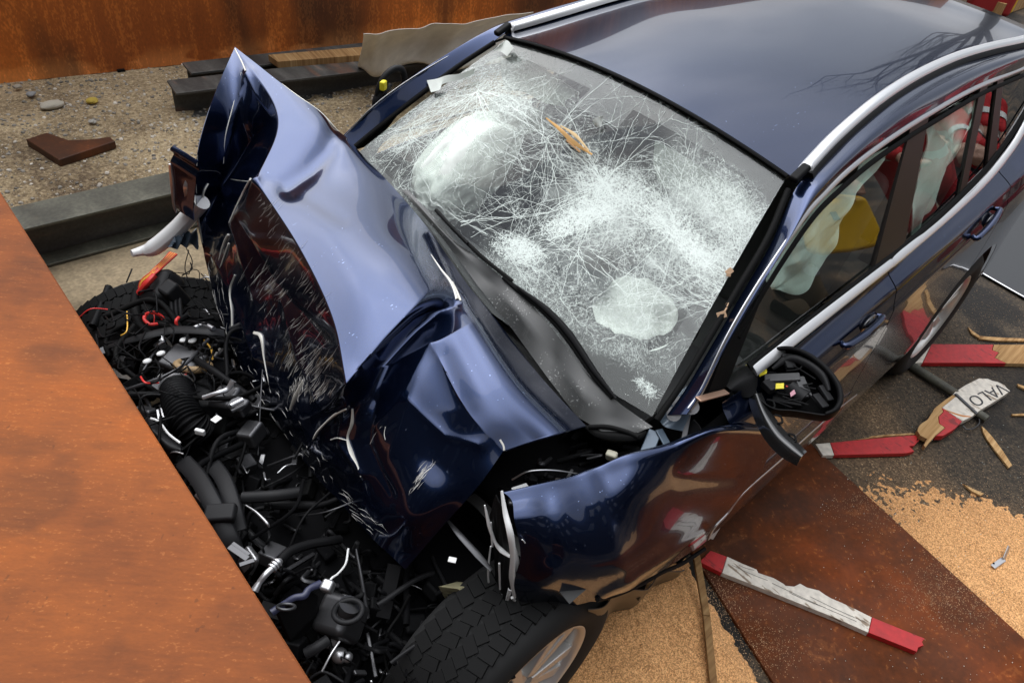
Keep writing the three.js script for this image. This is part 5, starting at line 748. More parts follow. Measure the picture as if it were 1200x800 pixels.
// engine bay: torn parts, hoses and wires
{
  const A = (a) => px(a, atY), eng = part('engine_block', [boxAt(0.62, 0.34, 0.42, V(0.1, 0.31, 0.22), [0.1, 0.05, 0.02], 0.03), boxAt(0.4, 0.2, 0.3, V(-0.32, 0.36, 0.15), [0.2, 0.3, 0.1], 0.03), boxAt(0.3, 0.2, 0.34, V(0.55, 0.36, 0.2), [0, 0.3, 0.1], 0.03), boxAt(1.3, 0.2, 0.5, V(-0.05, 0.25, 0.2), [0, 0, 0], 0.03)], M.deep, car);
  const mats = [M.plastic, M.plastic, M.rubber, M.deep, M.plastic, M.plasticGrey, M.steelDark];
  const bay = [[0.06, 0.36], [0.5, 0.7]];
  // clutter that nobody could name piece by piece: kept as separate parts of a few kinds
  const spot = () => { for (;;) { const x = rr(-0.95, 0.72), z = rr(-0.02, 0.56); const y = rr(0.42, 0.66) - 0.08 * Math.abs(x + 0.1); return V(x, y, z); } };
  for (let k = 0; k < 110; k++) { const a = spot(), d = V(rr(-1, 1), rr(-0.25, 0.25), rr(-1, 1)).normalize(), l = rr(0.12, 0.4), s = V(-d.z, rr(-0.3, 0.3), d.x).multiplyScalar(rr(-0.1, 0.1)); part(k % 3 ? 'hose' : 'cable', tube([a.clone().addScaledVector(d, -l / 2), a.clone().add(s).add(V(0, 0.03, 0)), a.clone().addScaledVector(d, l / 2).add(V(0, -0.03, 0))], k % 3 ? rr(0.004, 0.011) : rr(0.0015, 0.004), 7, 14), mats[k % 7], car); }
  for (let k = 0; k < 90; k++) { const p = spot(); p.y -= 0.05; part(k % 2 ? 'bracket' : 'housing', k % 2 ? bar(p, p.clone().add(V(rr(-0.12, 0.12), rr(-0.05, 0.08), rr(-0.12, 0.12))), rr(0.01, 0.05), rr(0.004, 0.02)) : boxAt(rr(0.03, 0.09), rr(0.02, 0.07), rr(0.03, 0.09), p, [rr(-0.6, 0.6), rr(0, 3), rr(-0.6, 0.6)], 0.01), k % 17 === 0 ? M.alu : k % 5 === 0 ? M.steelDark : mats[k % 7], car); }
  for (let k = 0; k < 34; k++) { const p = spot(); p.y += 0.02; const q = p.clone().add(V(rr(-0.07, 0.07), rr(-0.02, 0.03), rr(-0.07, 0.07))); part('metal_sliver', tube([p, p.clone().lerp(q, 0.5).add(V(0, 0.008, 0)), q], rr(0.001, 0.0035), 5, 6), M.alu, car); }
  { // finer debris seen between the plate and the bonnet
    const edge = (y) => 365 - (800 - y) * 0.635, hood = (y) => (y < 360 ? 245 : y < 500 ? mix(250, 322, (y - 360) / 140) : y < 665 ? mix(322, 470, (y - 500) / 165) : 480);
    for (let k = 0; k < 420; k++) {
      const y = rr(400, 800), a = edge(y) + 6, b = hood(y) + 45, x = rr(a, b), h = rr(0.40, 0.58), w = rr(5, 26), an = rr(0, 6.28), x2 = x + Math.cos(an) * w, y2 = y + Math.sin(an) * w, m = [M.plastic, M.deep, M.rubber, M.plasticGrey, M.plastic, M.deep, M.steelDark][k % 7];
      const nm = [['bracket', 'housing', 'cable', 'hose'], ['rail', 'fitting', 'lead', 'pipe'], ['plate', 'connector', 'strand', 'tube']][k % 3];
      if (k % 4 === 0) part(nm[0], bar(atY(x, y, h), atY(x2, y2, h - 0.03), rr(0.006, 0.03), rr(0.003, 0.012)), m, car);
      else if (k % 4 === 1) part(nm[1], boxAt(rr(0.02, 0.07), rr(0.02, 0.06), rr(0.02, 0.08), atY(x, y, h - 0.04), [rr(-0.7, 0.7), rr(0, 3), rr(-0.7, 0.7)], 0.006), m, car);
      else part(nm[k % 4], tube(A([[x, y, h], [(x + x2) / 2 + rr(-9, 9), (y + y2) / 2 + rr(-9, 9), h + 0.03], [x2, y2, h - 0.01]]), rr(0.0014, 0.006), 6, 10), k % 23 === 2 ? M.alu : m, car);
    }
  }
  // right side of the bay
  const wires = [M.red, M.amber, M.red, std([0.45, 0.2, 0.04]), M.red, M.amber, std([0.35, 0.02, 0.02])];
  for (let k = 0; k < 12; k++) { const o = (k - 6) * 0.7; part('wire', tube(A([[203 + o * 1.0, 297 + o * 0.3, 0.62], [192 + o * 0.7, 308 + o * 0.3, 0.64], [180 + o * 0.5, 319 + o * 0.4, 0.64], [170 + o * 0.3 - (k % 3) * 2, 330 + o * 0.4, 0.6], [163 + o * 0.6, 342 + (k % 4), 0.56]]), 0.0042, 6, 20), wires[k % 7], car); }
  part('wire', tube(A([[163, 343, 0.58], [172, 332, 0.63], [181, 322, 0.65]]), 0.012, 8), M.red, car, 'thick red wire');
  part('wire', tube(A([[187, 379, 0.6], [176, 380, 0.61], [169, 375, 0.61], [170, 369, 0.61], [178, 366, 0.62], [188, 370, 0.6], [191, 374, 0.59]]), 0.006, 8, 40), M.red, car, 'red wire loop');
  part('wire', tube(A([[207, 383, 0.6], [206, 376, 0.62], [209, 372, 0.62]]), 0.006, 6), M.red, car); part('wire', tube(A([[217, 438, 0.6], [216, 450, 0.58]]), 0.004, 6), M.red, car);
  part('wiring_loom', tube(A([[160, 340, 0.57], [158, 360, 0.55], [163, 380, 0.55], [178, 392, 0.54]]), [0.016, 0.02, 0.014, 0.01], 8), M.rubber, car); part('wiring_loom', tube(A([[157, 350, 0.56], [152, 375, 0.54], [132, 388, 0.52], [123, 402, 0.5], [128, 418, 0.5]]), 0.008, 8), M.rubber, car);
  part('air_box', boxAt(0.12, 0.1, 0.14, atY(189, 340, 0.57), [0.5, 0.6, 0.2], 0.03), M.plasticGrey, car); part('connector', boxAt(0.06, 0.1, 0.06, atY(204, 345, 0.62), [0.4, 0.2, 0], 0.012), M.plasticGrey, car);
  for (const x of [200, 205, 210]) part('hose', tube(A([[x, 350, 0.62], [x + 1, 362, 0.6], [x + 2, 372, 0.58]]), 0.007, 6), M.plasticGrey, car);
  part('hose', tube(A([[175, 378, 0.55], [190, 372, 0.58], [205, 376, 0.58], [222, 368, 0.6]]), 0.012, 8), M.plastic, car);
  part('strut', tube(A([[108, 382, 0.5], [118, 358, 0.52], [127, 336, 0.54]]), [0.014, 0.012, 0.014], 8), M.plastic, car, 'bent black strut end');
  part('cross_strap', tube(A([[126, 406, 0.55], [160, 396, 0.6], [200, 387, 0.63], [240, 387, 0.66], [262, 390, 0.64]]), [0.012, 0.018, 0.02, 0.02, 0.02], 8, 40, V(0, 1, 0)), M.plasticGrey, car, 'flat black strap across the bay');
  part('pipe', tube(A([[250, 385, 0.67], [238, 380, 0.66], [228, 384, 0.66]]), 0.008, 6), M.alu, car);
  part('hose', tube(A([[146, 420, 0.5], [190, 424, 0.56], [230, 418, 0.6]]), 0.004, 6), M.plastic, car);
  for (const [x, y] of [[188, 414], [172, 423], [225, 399], [215, 398]]) { const s = new THREE.SphereGeometry(0.011, 12, 8); s.scale(1, 0.6, 1.3); s.translate(...atY(x, y, 0.62).toArray()); part('clip', s, M.whitePlastic, car); }
  const pul = new THREE.TorusGeometry(0.05, 0.012, 10, 32); pul.applyMatrix4(new THREE.Matrix4().compose(atY(226, 428, 0.58), new THREE.Quaternion().setFromEuler(new THREE.Euler(1.2, 0.3, 0)), V(1, 1, 1))); part('pulley', pul, std([0.30, 0.2, 0.1]), car, 'tan pulley ring'); part('housing', boxAt(0.14, 0.05, 0.1, atY(216, 425, 0.56), [0.2, 0.4, 0], 0.012), M.steelDark, car);
  // corrugated intake hose
  { const a = A([[207, 455, 0.56], [211, 475, 0.6], [222, 496, 0.6], [236, 508, 0.56]]); const r = []; for (let k = 0; k <= 44; k++) r.push(0.046 + 0.007 * Math.cos(k * Math.PI)); part('intake_hose', tube(a, r, 20, 132), M.plastic, car, 'corrugated black intake hose'); part('hose_clamp', tube([a[0], a[0].clone().lerp(a[1], 0.12)], 0.055, 16), M.alu, car); part('hose_clamp', tube([a[3].clone().lerp(a[2], 0.08), a[3]], 0.05, 16), M.plasticGrey, car); part('clip', boxAt(0.03, 0.02, 0.012, atY(234, 506, 0.63), [0, 0.6, 0], 0.004), M.whitePlastic, car); }
  part('pipe', tube(A([[238, 466, 0.66], [255, 460, 0.68], [266, 456, 0.68], [273, 446, 0.7]]), [0.008, 0.007, 0.008, 0.010], 7), M.alu, car, 'bright bent metal pipe'); part('throttle_body', [boxAt(0.09, 0.07, 0.08, atY(268, 470, 0.62), [0.3, 0.5, 0.2], 0.015), boxAt(0.06, 0.04, 0.05, atY(280, 476, 0.65), [0.2, 0.4, 0], 0.01)], M.steelDark, car);
  part('white_label', bar(atY(249, 494, 0.67), atY(257, 488, 0.67), 0.022, 0.004), M.whitePlastic, car); part('pipe', tube(A([[270, 476, 0.69], [284, 468, 0.69]]), 0.008, 7), M.alu, car); part('pipe', tube(A([[271, 482, 0.68], [286, 474, 0.68]]), 0.006, 7), M.steelDark, car);
  part('reservoir', sheet([A([[172, 488, 0.62], [188, 500, 0.62], [210, 518, 0.62]]), A([[178, 505, 0.64], [194, 520, 0.64], [211, 528, 0.63]]), A([[188, 530, 0.58], [198, 540, 0.58], [204, 540, 0.58]])], 24, 16, 0.02), M.plasticGrey, car, 'grey plastic reservoir edge'); part('reservoir_lip', tube(A([[176, 490, 0.64], [186, 494, 0.64], [197, 508, 0.64], [211, 519, 0.64]]), 0.0035, 6), M.whitePlastic, car);
  for (const [x, y] of [[184, 480], [189, 478]]) part('bay_clip', bar(atY(x, y, 0.6), atY(x + 2, y + 11, 0.6), 0.008, 0.004), M.alu, car);
  for (let k = 0; k < 70; k++) { const x = rr(125, 265), y = rr(320, 470), w = rr(12, 40), an = rr(0, 6.28), h = rr(0.58, 0.66); if (x < 365 - (800 - y) * 0.635 + 8) continue; part('wire', tube(A([[x, y, h], [x + Math.cos(an) * w * 0.5 + rr(-8, 8), y + Math.sin(an) * w * 0.5 + rr(-8, 8), h + 0.02], [x + Math.cos(an) * w, y + Math.sin(an) * w, h - 0.02]]), rr(0.0014, 0.0036), 5, 10), k % 31 === 5 ? M.red : k % 37 === 9 ? M.amber : M.plastic, car); }
  // belts
  const belt = (a, w) => part('belt', tube(A(a), w, 8, 40, V(0.3, 1, 0.2)), M.plasticGrey, car);
  belt([[214, 540, 0.6], [232, 560, 0.64], [248, 588, 0.66], [266, 625, 0.64], [276, 650, 0.6]], 0.024); belt([[246, 540, 0.58], [262, 562, 0.62], [272, 590, 0.63], [280, 622, 0.6]], 0.022); part('belt_clip', boxAt(0.08, 0.03, 0.05, atY(258, 602, 0.66), [0.2, 0.9, 0], 0.008), M.plasticGrey, car);
  part('cross_tube', tube(A([[284, 583, 0.62], [320, 581, 0.63], [352, 577, 0.62]]), 0.016, 10), M.plasticGrey, car); part('cross_tube', tube(A([[310, 592, 0.58], [370, 592, 0.58]]), 0.012, 8), M.plastic, car);
  part('pipe', tube(A([[288, 592, 0.63], [300, 600, 0.64], [312, 612, 0.64], [315, 617, 0.63]]), [0.002, 0.003, 0.004, 0.003], 6), M.alu, car); part('pipe', tube(A([[230, 580, 0.62], [238, 588, 0.64], [246, 604, 0.62]]), 0.006, 6), M.alu, car);
  part('foil', [bar(atY(268, 640, 0.66), atY(290, 655, 0.66), 0.016, 0.003), bar(atY(272, 636, 0.64), atY(292, 650, 0.64), 0.01, 0.003), bar(atY(280, 662, 0.66), atY(298, 656, 0.66), 0.012, 0.003)], M.steelDark, car, 'crumpled silver foil strips');
  part('coolant_pipe', tube(A([[298, 692, 0.68], [304, 682, 0.69], [312, 672, 0.7], [322, 663, 0.7], [328, 657, 0.69]]), [0.010, 0.007, 0.008, 0.008, 0.009], 10, 30), M.alu, car, 'bright aluminium coolant pipe'); for (const [x, y] of [[318, 666], [321, 663], [324, 660]]) part('pipe_ring', tube([atY(x, y, 0.7), atY(x + 1.6, y - 1.6, 0.7)], 0.013, 12), M.alu, car);
  part('coolant_hose', tube(A([[328, 657, 0.69], [340, 646, 0.68], [362, 638, 0.66], [385, 634, 0.64], [398, 632, 0.62]]), 0.012, 10), M.plastic, car);
  part('panel', prism(A([[322, 712, 0.64], [362, 690, 0.66], [374, 700, 0.62], [370, 722, 0.58], [340, 752, 0.56]]), V(0, -0.03, 0), 0.003), M.plastic, car, 'flat black panel with a blue upper edge'); part('panel_edge', tube(A([[318, 718, 0.655], [332, 708, 0.66], [345, 700, 0.67], [356, 698, 0.67], [362, 690, 0.67], [375, 684, 0.66]]), [0.010, 0.008, 0.008, 0.009, 0.008, 0.010], 8), std([0.03, 0.034, 0.07], { roughness: 0.4 }), car); { const r = new THREE.TorusGeometry(0.02, 0.004, 8, 20); r.applyMatrix4(new THREE.Matrix4().compose(atY(335, 711, 0.68), new THREE.Quaternion().setFromEuler(new THREE.Euler(1, 0.5, 0)), V(1, 1, 1))); part('ring_clip', r, M.steelDark, car); }
  part('wire', tube(A([[408, 643, 0.64], [405, 660, 0.65], [396, 672, 0.66], [388, 678, 0.67], [385, 687, 0.66]]), 0.003, 6), M.whitePlastic, car); part('valve', boxAt(0.03, 0.03, 0.03, atY(384, 687, 0.67), [0.3, 0.5, 0], 0.008), M.alu, car);
  part('rod', tube(A([[417, 643, 0.64], [424, 680, 0.6], [431, 724, 0.54]]), [0.003, 0.005, 0.006], 7), M.steelDark, car, 'slim grey metal rod'); part('hose', tube(A([[378, 722, 0.5], [386, 752, 0.5], [392, 780, 0.46], [402, 800, 0.42]]), 0.005, 7), M.plasticGrey, car); part('hose', tube(A([[480, 697, 0.6], [468, 720, 0.56], [455, 740, 0.54], [450, 765, 0.5], [458, 800, 0.46]]), 0.004, 7), M.rubber, car);
  for (const [x, y, r] of [[398, 768, 0.02], [407, 770, 0.014], [392, 764, 0.012]]) { const s = new THREE.SphereGeometry(r, 16, 12); s.translate(...atY(x, y, 0.5).toArray()); part('bolt', s, M.alu, car); }
  part('hose', tube(A([[358, 766, 0.56], [372, 758, 0.57], [384, 750, 0.57]]), 0.014, 8), M.plasticGrey, car); part('pump', [boxAt(0.1, 0.1, 0.1, atY(400, 724, 0.55), [0.4, 0.5, 0.2], 0.02), tube([atY(406, 715, 0.6), atY(410, 708, 0.62)], 0.028, 14)], M.steelDark, car); { const r = new THREE.TorusGeometry(0.034, 0.007, 8, 24); r.applyMatrix4(new THREE.Matrix4().compose(atY(408, 716, 0.63), new THREE.Quaternion().setFromEuler(new THREE.Euler(1.5, 0.2, 0)), V(1, 1, 1))); part('pulley', r, M.plasticGrey, car); }
  for (let k = 0; k < 60; k++) { const x = rr(290, 470), y = rr(640, 800); if (x < 365 - (800 - y) * 0.635 + 14) continue; const h = rr(0.42, 0.56); part('cable', tube(A([[x, y, h], [x + rr(-22, 22), y + rr(-14, 14), h + 0.03], [x + rr(-40, 40), y + rr(-30, 30), h - 0.02]]), rr(0.002, 0.007), 6, 10), mats[k % 7], car); }
  part('subframe', [boxAt(0.5, 0.1, 0.3, V(0.72, 0.3, 0.42), [0, 0.2, 0.1], 0.03), boxAt(0.24, 0.08, 0.5, V(0.55, 0.34, 0.25), [0, 0.4, 0], 0.03), boxAt(0.3, 0.25, 0.35, V(0.5, 0.45, 0.02), [0, 0, 0], 0.03)], M.deep, car);
  // left corner: strut, foam block, bright strips
  part('foam_block', prism(px([[537, 691], [558, 685], [569, 688], [573, 708], [549, 718], [544, 706]], (x, y) => atX(x, y, 0.66)), V(-0.05, -0.03, 0.02), 0.004), std([0.36, 0.33, 0.19], { roughness: 0.95, bumpMap: M.earth.bumpMap, bumpScale: 0.004 }), car, 'olive foam block above the left front tyre');
  part('bumper_stay', tube(A([[525, 610, 0.78], [540, 628, 0.78], [560, 650, 0.77], [576, 668, 0.76]]), [0.004, 0.008, 0.009, 0.005], 7, 24, V(0, 1, 0)), M.steelDark, car, 'grey metal stay below the bonnet corner'); part('tag', boxAt(0.02, 0.004, 0.014, atY(530, 656, 0.74), [0.2, 0.6, 0], 0.001), M.whitePlastic, car);
  // left rear corner of the bay, between bonnet and wing
  part('strut_tower', [boxAt(0.26, 0.3, 0.34, V(0.56, 0.66, -0.16), [0, 0, 0], 0.05), boxAt(0.12, 0.1, 0.24, V(0.68, 0.78, -0.12), [0, 0, 0.2], 0.03)], M.deep, car);
  for (let k = 0; k < 46; k++) { const x = rr(598, 752), y = mix(590, 512, (x - 598) / 154) - rr(-4, 42) * sm(590, 640, x), h = rr(0.78, 0.87); part(k % 3 ? 'cable' : 'bracket', k % 3 ? tube(A([[x, y, h], [x + rr(-20, 20), y + rr(-8, 8), h + 0.02], [x + rr(-34, 34), y + rr(-14, 14), h - 0.02]]), rr(0.002, 0.008), 6, 10) : bar(atY(x, y, h), atY(x + rr(-14, 14), y + rr(-10, 10), h), rr(0.01, 0.04), rr(0.006, 0.02)), k % 8 === 0 ? M.alu : mats[k % 7], car); }
  part('cable', tube(A([[600, 562, 0.86], [620, 552, 0.9], [650, 551, 0.9], [682, 556, 0.86]]), 0.0022, 6), M.satin, car); part('label_panel', bar(atY(602, 577, 0.86), atY(620, 571, 0.86), 0.03, 0.003), M.whitePlastic, car); part('clip', bar(atY(655, 565, 0.9), atY(664, 572, 0.9), 0.01, 0.005), M.whitePlastic, car); part('plug', boxAt(0.03, 0.03, 0.02, atY(717, 534, 0.9), [0.3, 0.4, 0], 0.006), std([0.45, 0.43, 0.33]), car); part('hose', tube(A([[722, 556, 0.88], [740, 546, 0.9], [758, 538, 0.9]]), 0.014, 8), M.plasticGrey, car);
}
{ // loose grains of sand thinning out from the spills
  const g = new THREE.BoxGeometry(1, 0.7, 0.9), n = 9000, im = new THREE.InstancedMesh(g, std([1, 1, 1], { roughness: 0.95 }), n), q = new THREE.Matrix4(), col = new THREE.Color(); let k = 0;
  const spots = [[1040, 590, 60, 30], [1110, 560, 90, 40], [1150, 700, 70, 40], [1100, 690, 60, 40], [1170, 600, 60, 50], [890, 760, 50, 40], [1060, 480, 90, 60], [1150, 370, 70, 40], [840, 700, 40, 30]];
  while (k < n) { const s = spots[k % spots.length], a = rnd() * 6.283, r = Math.sqrt(-2 * Math.log(1 - rnd() * 0.98)) * 0.55, p = atY(s[0] + Math.cos(a) * r * s[2], s[1] + Math.sin(a) * r * s[3], 0.018), z = rr(0.0008, 0.0024); p.y = off(PLATE[0], p.x, p.z) * sA < 0 && off(PLATE[1], p.x, p.z) * sB < 0 ? 0.0165 : 0.008; q.compose(p, new THREE.Quaternion().setFromEuler(new THREE.Euler(rr(0, 3), rr(0, 3), 0)), V(z, z, z)); im.setMatrixAt(k, q); const l = rr(0.5, 1.1); im.setColorAt(k, col.setRGB(0.62 * l, 0.42 * l, 0.25 * l)); k++; }
  im.name = 'sand_grains'; scene.add(im); tag(im, 'loose grains of sand scattered over dark ground and rust plate', 'sand', null, 'stuff');
}
// glass crumbs spilled over bonnet edge and ground
{
  const g = new THREE.BoxGeometry(1, 0.7, 0.9), m = phys([0.75, 0.85, 0.8], { roughness: 0.15, clearcoat: 1 }), n = 220, im = new THREE.InstancedMesh(g, m, n), q = new THREE.Matrix4();
  for (let k = 0; k < n; k++) { const p = atY(rr(960, 1200), rr(440, 800), 0.024), s = rr(0.001, 0.0026); q.compose(p, new THREE.Quaternion().setFromEuler(new THREE.Euler(rr(0, 3), rr(0, 3), 0)), V(s, s, s)); im.setMatrixAt(k, q); }
  im.name = 'glass_crumbs'; scene.add(im); tag(im, 'tiny crumbs of broken glass strewn over the ground and rust plate', 'broken glass', null, 'stuff');
}
// ---------------------------------------------------------------- around the frame: what the paint and the windows mirror
{ // bare tree behind the car
  const t = thing('bare_tree', 'leafless tree standing behind the car, mirrored in the roof', 'tree'), base = V(-3.0, 0, -17.4), G = [], T = []; seed = 4242;
  const grow = (p, d, len, r, lv) => {
    const pts = [p.clone()]; let q = p.clone(), e = d.clone(); const n = 4;
    for (let k = 0; k < n; k++) { e.add(V(rr(-0.14, 0.14), rr(-0.03, 0.11), rr(-0.14, 0.14))).normalize(); q = q.clone().addScaledVector(e, len / n); pts.push(q); }
    (lv < 2 ? T : G).push(tube(pts, [r, r * 0.72], lv < 2 ? 10 : lv < 4 ? 6 : 4, lv < 3 ? 12 : 5));
    if (lv >= 6) return;
    const kids = lv === 0 ? 3 : lv < 4 ? 3 : 2;
    for (let k = 0; k < kids; k++) { const t0 = lv === 0 ? 1 : mix(0.35, 1, k / (kids - 1)), s = along(pts, t0), f = e.clone().add(V(rr(-0.75, 0.75) - (lv < 2 ? 0.2 : 0), rr(0.0, 0.5), rr(-0.75, 0.75))).normalize(); grow(s, f, len * rr(0.6, 0.8), r * rr(0.46, 0.6), lv + 1); }
  };
  grow(base, V(-0.08, 1, 0), 4.2, 0.22, 0);
  const bark = std([0.05, 0.045, 0.04], { roughness: 0.95, bumpMap: rustBump, bumpScale: 0.01 });
  part('trunk', T, bark, t); part('branches', G, bark, t); settle(t, base);
}
{ // dark brick buildings before the wreck and along its left side
  const brick = tex(512, 512, 2, 2, (x, y) => { const r = Math.floor(y / 0.08), bx = (x + (r % 2) * 0.125) % 0.25, j = (y % 0.08) < 0.012 || bx < 0.012, h = 0.85 + 0.3 * hash(Math.floor((x + (r % 2) * 0.125) / 0.25), r, 4); return j ? [0.2, 0.19, 0.185] : [0.15 * h, 0.125 * h, 0.115 * h]; }), bm = std([1, 1, 1], { map: brick, roughness: 0.9 });
  const house = (label, w, d, at, turn, cols) => {
    const t = thing('brick_building', label, 'building', at);
    part('wall', uvBox(plain(new THREE.BoxGeometry(w, 10, d).translate(0, 5, d / 2))), bm, t); part('cornice', boxAt(w + 0.4, 0.3, 0.6, V(0, 10.15, 0.1), [0, 0, 0], 0.03), M.beam, t);
    for (let k = 0; k < cols; k++) for (let f = 0; f < 3; f++) { const x = (k - (cols - 1) / 2) * 3.1, y = 1.8 + f * 3, o = part('window', [boxAt(1.3, 0.1, 0.12, V(x, y + 0.85, -0.05)), boxAt(1.3, 0.1, 0.12, V(x, y - 0.85, -0.05)), boxAt(0.1, 1.6, 0.12, V(x - 0.6, y, -0.05)), boxAt(0.1, 1.6, 0.12, V(x + 0.6, y, -0.05))], M.plasticGrey, t); part('pane', boxAt(1.1, 1.6, 0.03, V(x, y, -0.012)), M.blackGloss, o); }
    t.rotation.y = turn;
  };
  house('dark brick building standing beyond the steel block, mirrored in the bonnet', 44, 8, V(-11, 0, 8.5), 0, 13);
  house('dark brick building along the left side of the car, mirrored in its wing', 17, 8, V(9, 0, 1.5), Math.PI / 2, 5);
}
// rescue workers standing to the left of the car, mirrored in its windows
function field(bones, cell, pad = 0.06) {                 // bones: [a, b, ra, rb]; smooth union meshed by marching cubes
  const lo = V(9, 9, 9), hi = V(-9, -9, -9); for (const [a, b, ra, rb] of bones) { for (const [p, r] of [[a, ra], [b, rb]]) { lo.min(p.clone().subScalar(r + pad)); hi.max(p.clone().addScalar(r + pad)); } }
  const size = hi.clone().sub(lo), half = Math.max(size.x, size.y, size.z) / 2, mid = lo.clone().add(hi).multiplyScalar(0.5), n = Math.min(110, Math.ceil(2 * half / cell)), mc = new MarchingCubes(n, std([1, 1, 1]), false, false, 400000);
  mc.isolation = 0; const k = 0.035, pre = bones.map(([a, b, ra, rb]) => { const d = b.clone().sub(a); return [a, d, d.lengthSq() || 1e-9, ra, rb]; });
  for (let z = 0; z < n; z++) for (let y = 0; y < n; y++) for (let x = 0; x < n; x++) {
    const X = mid.x + (x - n / 2) / (n / 2) * half, Y = mid.y + (y - n / 2) / (n / 2) * half, Z = mid.z + (z - n / 2) / (n / 2) * half; let d = 1e3;
    for (const [a, e, l, ra, rb] of pre) { const ux = X - a.x, uy = Y - a.y, uz = Z - a.z, t = clamp((ux * e.x + uy * e.y + uz * e.z) / l), q = Math.hypot(ux - t * e.x, uy - t * e.y, uz - t * e.z) - mix(ra, rb, t); if (d > 99) d = q; else { const h = Math.max(k - Math.abs(d - q), 0) / k; d = Math.min(d, q) - h * h * k * 0.25; } }
    mc.field[x + y * n + z * n * n] = -d;
  }
  mc.update(); const c = mc.count, g = new THREE.BufferGeometry(), P = new Float32Array(c * 3), N = new Float32Array(c * 3);
  for (let i = 0; i < c; i++) { for (let q = 0; q < 3; q++) { P[i * 3 + q] = mc.positionArray[i * 3 + q] * half + mid.getComponent(q); N[i * 3 + q] = mc.normalArray[i * 3 + q]; } }
  g.setAttribute('position', new THREE.BufferAttribute(P, 3)); g.setAttribute('normal', new THREE.BufferAttribute(N, 3)); g.setAttribute('uv', new THREE.BufferAttribute(new Float32Array(c * 2), 2));
  const idx = []; for (let i = 0; i < c; i++) idx.push(i); g.setIndex(idx); const u = plain(g); u.computeVertexNormals(); u.setAttribute('normal', new THREE.BufferAttribute(N, 3)); return u;
}
function worker(label, pos, turn, cols, pose) {
  const t = thing('person', label, 'person', V(0, 0, 0), 'rescue workers beside the car'), lean = pose.lean, sh = V(0, 0.98 + 0.46 * Math.cos(lean), 0.46 * Math.sin(lean)), hip = V(0, 0.96, 0);
  const L = (x, y, z) => V(x, y, z), S = (s) => sh.clone().add(V(s * 0.19, -0.02, 0)), neck = sh.clone().add(V(0, 0.05, 0.015)), head = sh.clone().add(V(0, 0.20, 0.05 + 0.06 * lean));
  const arms = [1, -1].map((s) => { const a = S(s), e = a.clone().add(V(s * 0.05, -0.26, 0.05 + pose.arm * 0.12)), w = e.clone().add(V(-s * 0.07, -0.15 + pose.arm * 0.04, 0.2 * pose.arm + 0.06)); return [a, e, w]; });
  const legs = [1, -1].map((s) => [hip.clone().add(V(s * 0.095, -0.04, 0)), V(s * 0.12, 0.5, 0.03 + s * 0.04), V(s * 0.13, 0.09, s * 0.08)]);
  const skin = std([0.42, 0.25, 0.18], { roughness: 0.6 });
  const hands = arms.flatMap(([, e, w], k) => { const s = k ? -1 : 1, d = w.clone().sub(e).normalize(), side = V(1, 0, 0).addScaledVector(d, -d.x).normalize(), dn = d.clone().cross(side), o = [[w, w.clone().addScaledVector(d, 0.085), 0.032, 0.038]]; for (let f = 0; f < 4; f++) { const b = w.clone().addScaledVector(d, 0.09).addScaledVector(side, (f - 1.5) * 0.022), l = [0.07, 0.08, 0.075, 0.06][f], m = b.clone().addScaledVector(d, l * 0.5).addScaledVector(dn, 0.012 * s); o.push([b, m, 0.010, 0.0095], [m, m.clone().addScaledVector(d, l * 0.4).addScaledVector(dn, 0.03 * s), 0.0095, 0.008]); } const th = w.clone().addScaledVector(d, 0.03).addScaledVector(side, -s * 0.035); o.push([th, th.clone().addScaledVector(d, 0.05).addScaledVector(side, -s * 0.03), 0.012, 0.010]); return o; });
  const bodyBones = [[hip, sh, 0.11, 0.12], [neck, head.clone().add(V(0, -0.08, 0)), 0.055, 0.055], [head.clone().add(V(0, -0.05, 0.01)), head.clone().add(V(0, 0.06, -0.005)), 0.075, 0.092], [head.clone().add(V(0, -0.075, 0.05)), head.clone().add(V(0, -0.06, 0.055)), 0.035, 0.035], [head.clone().add(V(0, 0.01, 0.088)), head.clone().add(V(0, -0.025, 0.102)), 0.010, 0.014], ...arms.flatMap(([a, e, w]) => [[a, e, 0.05, 0.04], [e, w, 0.04, 0.03]]), ...legs.flatMap(([a, k, f]) => [[a, k, 0.08, 0.055], [k, f, 0.055, 0.04]])];
  const fix = (g) => { g.applyMatrix4(new THREE.Matrix4().makeRotationY(turn).setPosition(pos)); return g; };
  const body = part('body', [field(bodyBones, 0.016), ...[0, 1].map((k) => field(hands.slice(k * 10, k * 10 + 10), 0.005, 0.02))].map(fix), skin, t);
  for (const s of [1, -1]) { const e = new THREE.SphereGeometry(0.011, 10, 8); e.translate(...head.clone().add(V(s * 0.032, 0.012, 0.083)).toArray()); part('eye', fix(e), M.whitePlastic, body); const r = new THREE.SphereGeometry(0.03, 10, 8); r.scale(0.4, 1, 0.7); r.translate(...head.clone().add(V(s * 0.09, 0, -0.005)).toArray()); part('ear', fix(r), skin, body); }
  part('mouth', fix(boxAt(0.045, 0.008, 0.012, head.clone().add(V(0, -0.052, 0.088)), [0, 0, 0], 0.003)), std([0.3, 0.1, 0.09]), body);
  part('jacket', fix(field([[hip.clone().add(V(0, -0.1, 0)), hip.clone().lerp(sh, 0.5), 0.185, 0.175], [hip.clone().lerp(sh, 0.5), sh.clone().add(V(0, -0.06, 0)), 0.175, 0.15], [S(1), S(-1), 0.10, 0.10], [neck.clone().add(V(0, -0.05, 0)), neck, 0.09, 0.075], ...arms.flatMap(([a, e, w]) => [[a, e, 0.088, 0.07], [e, w, 0.07, 0.055]])], 0.015)), std(cols.jacket, { roughness: 0.8 }), body);
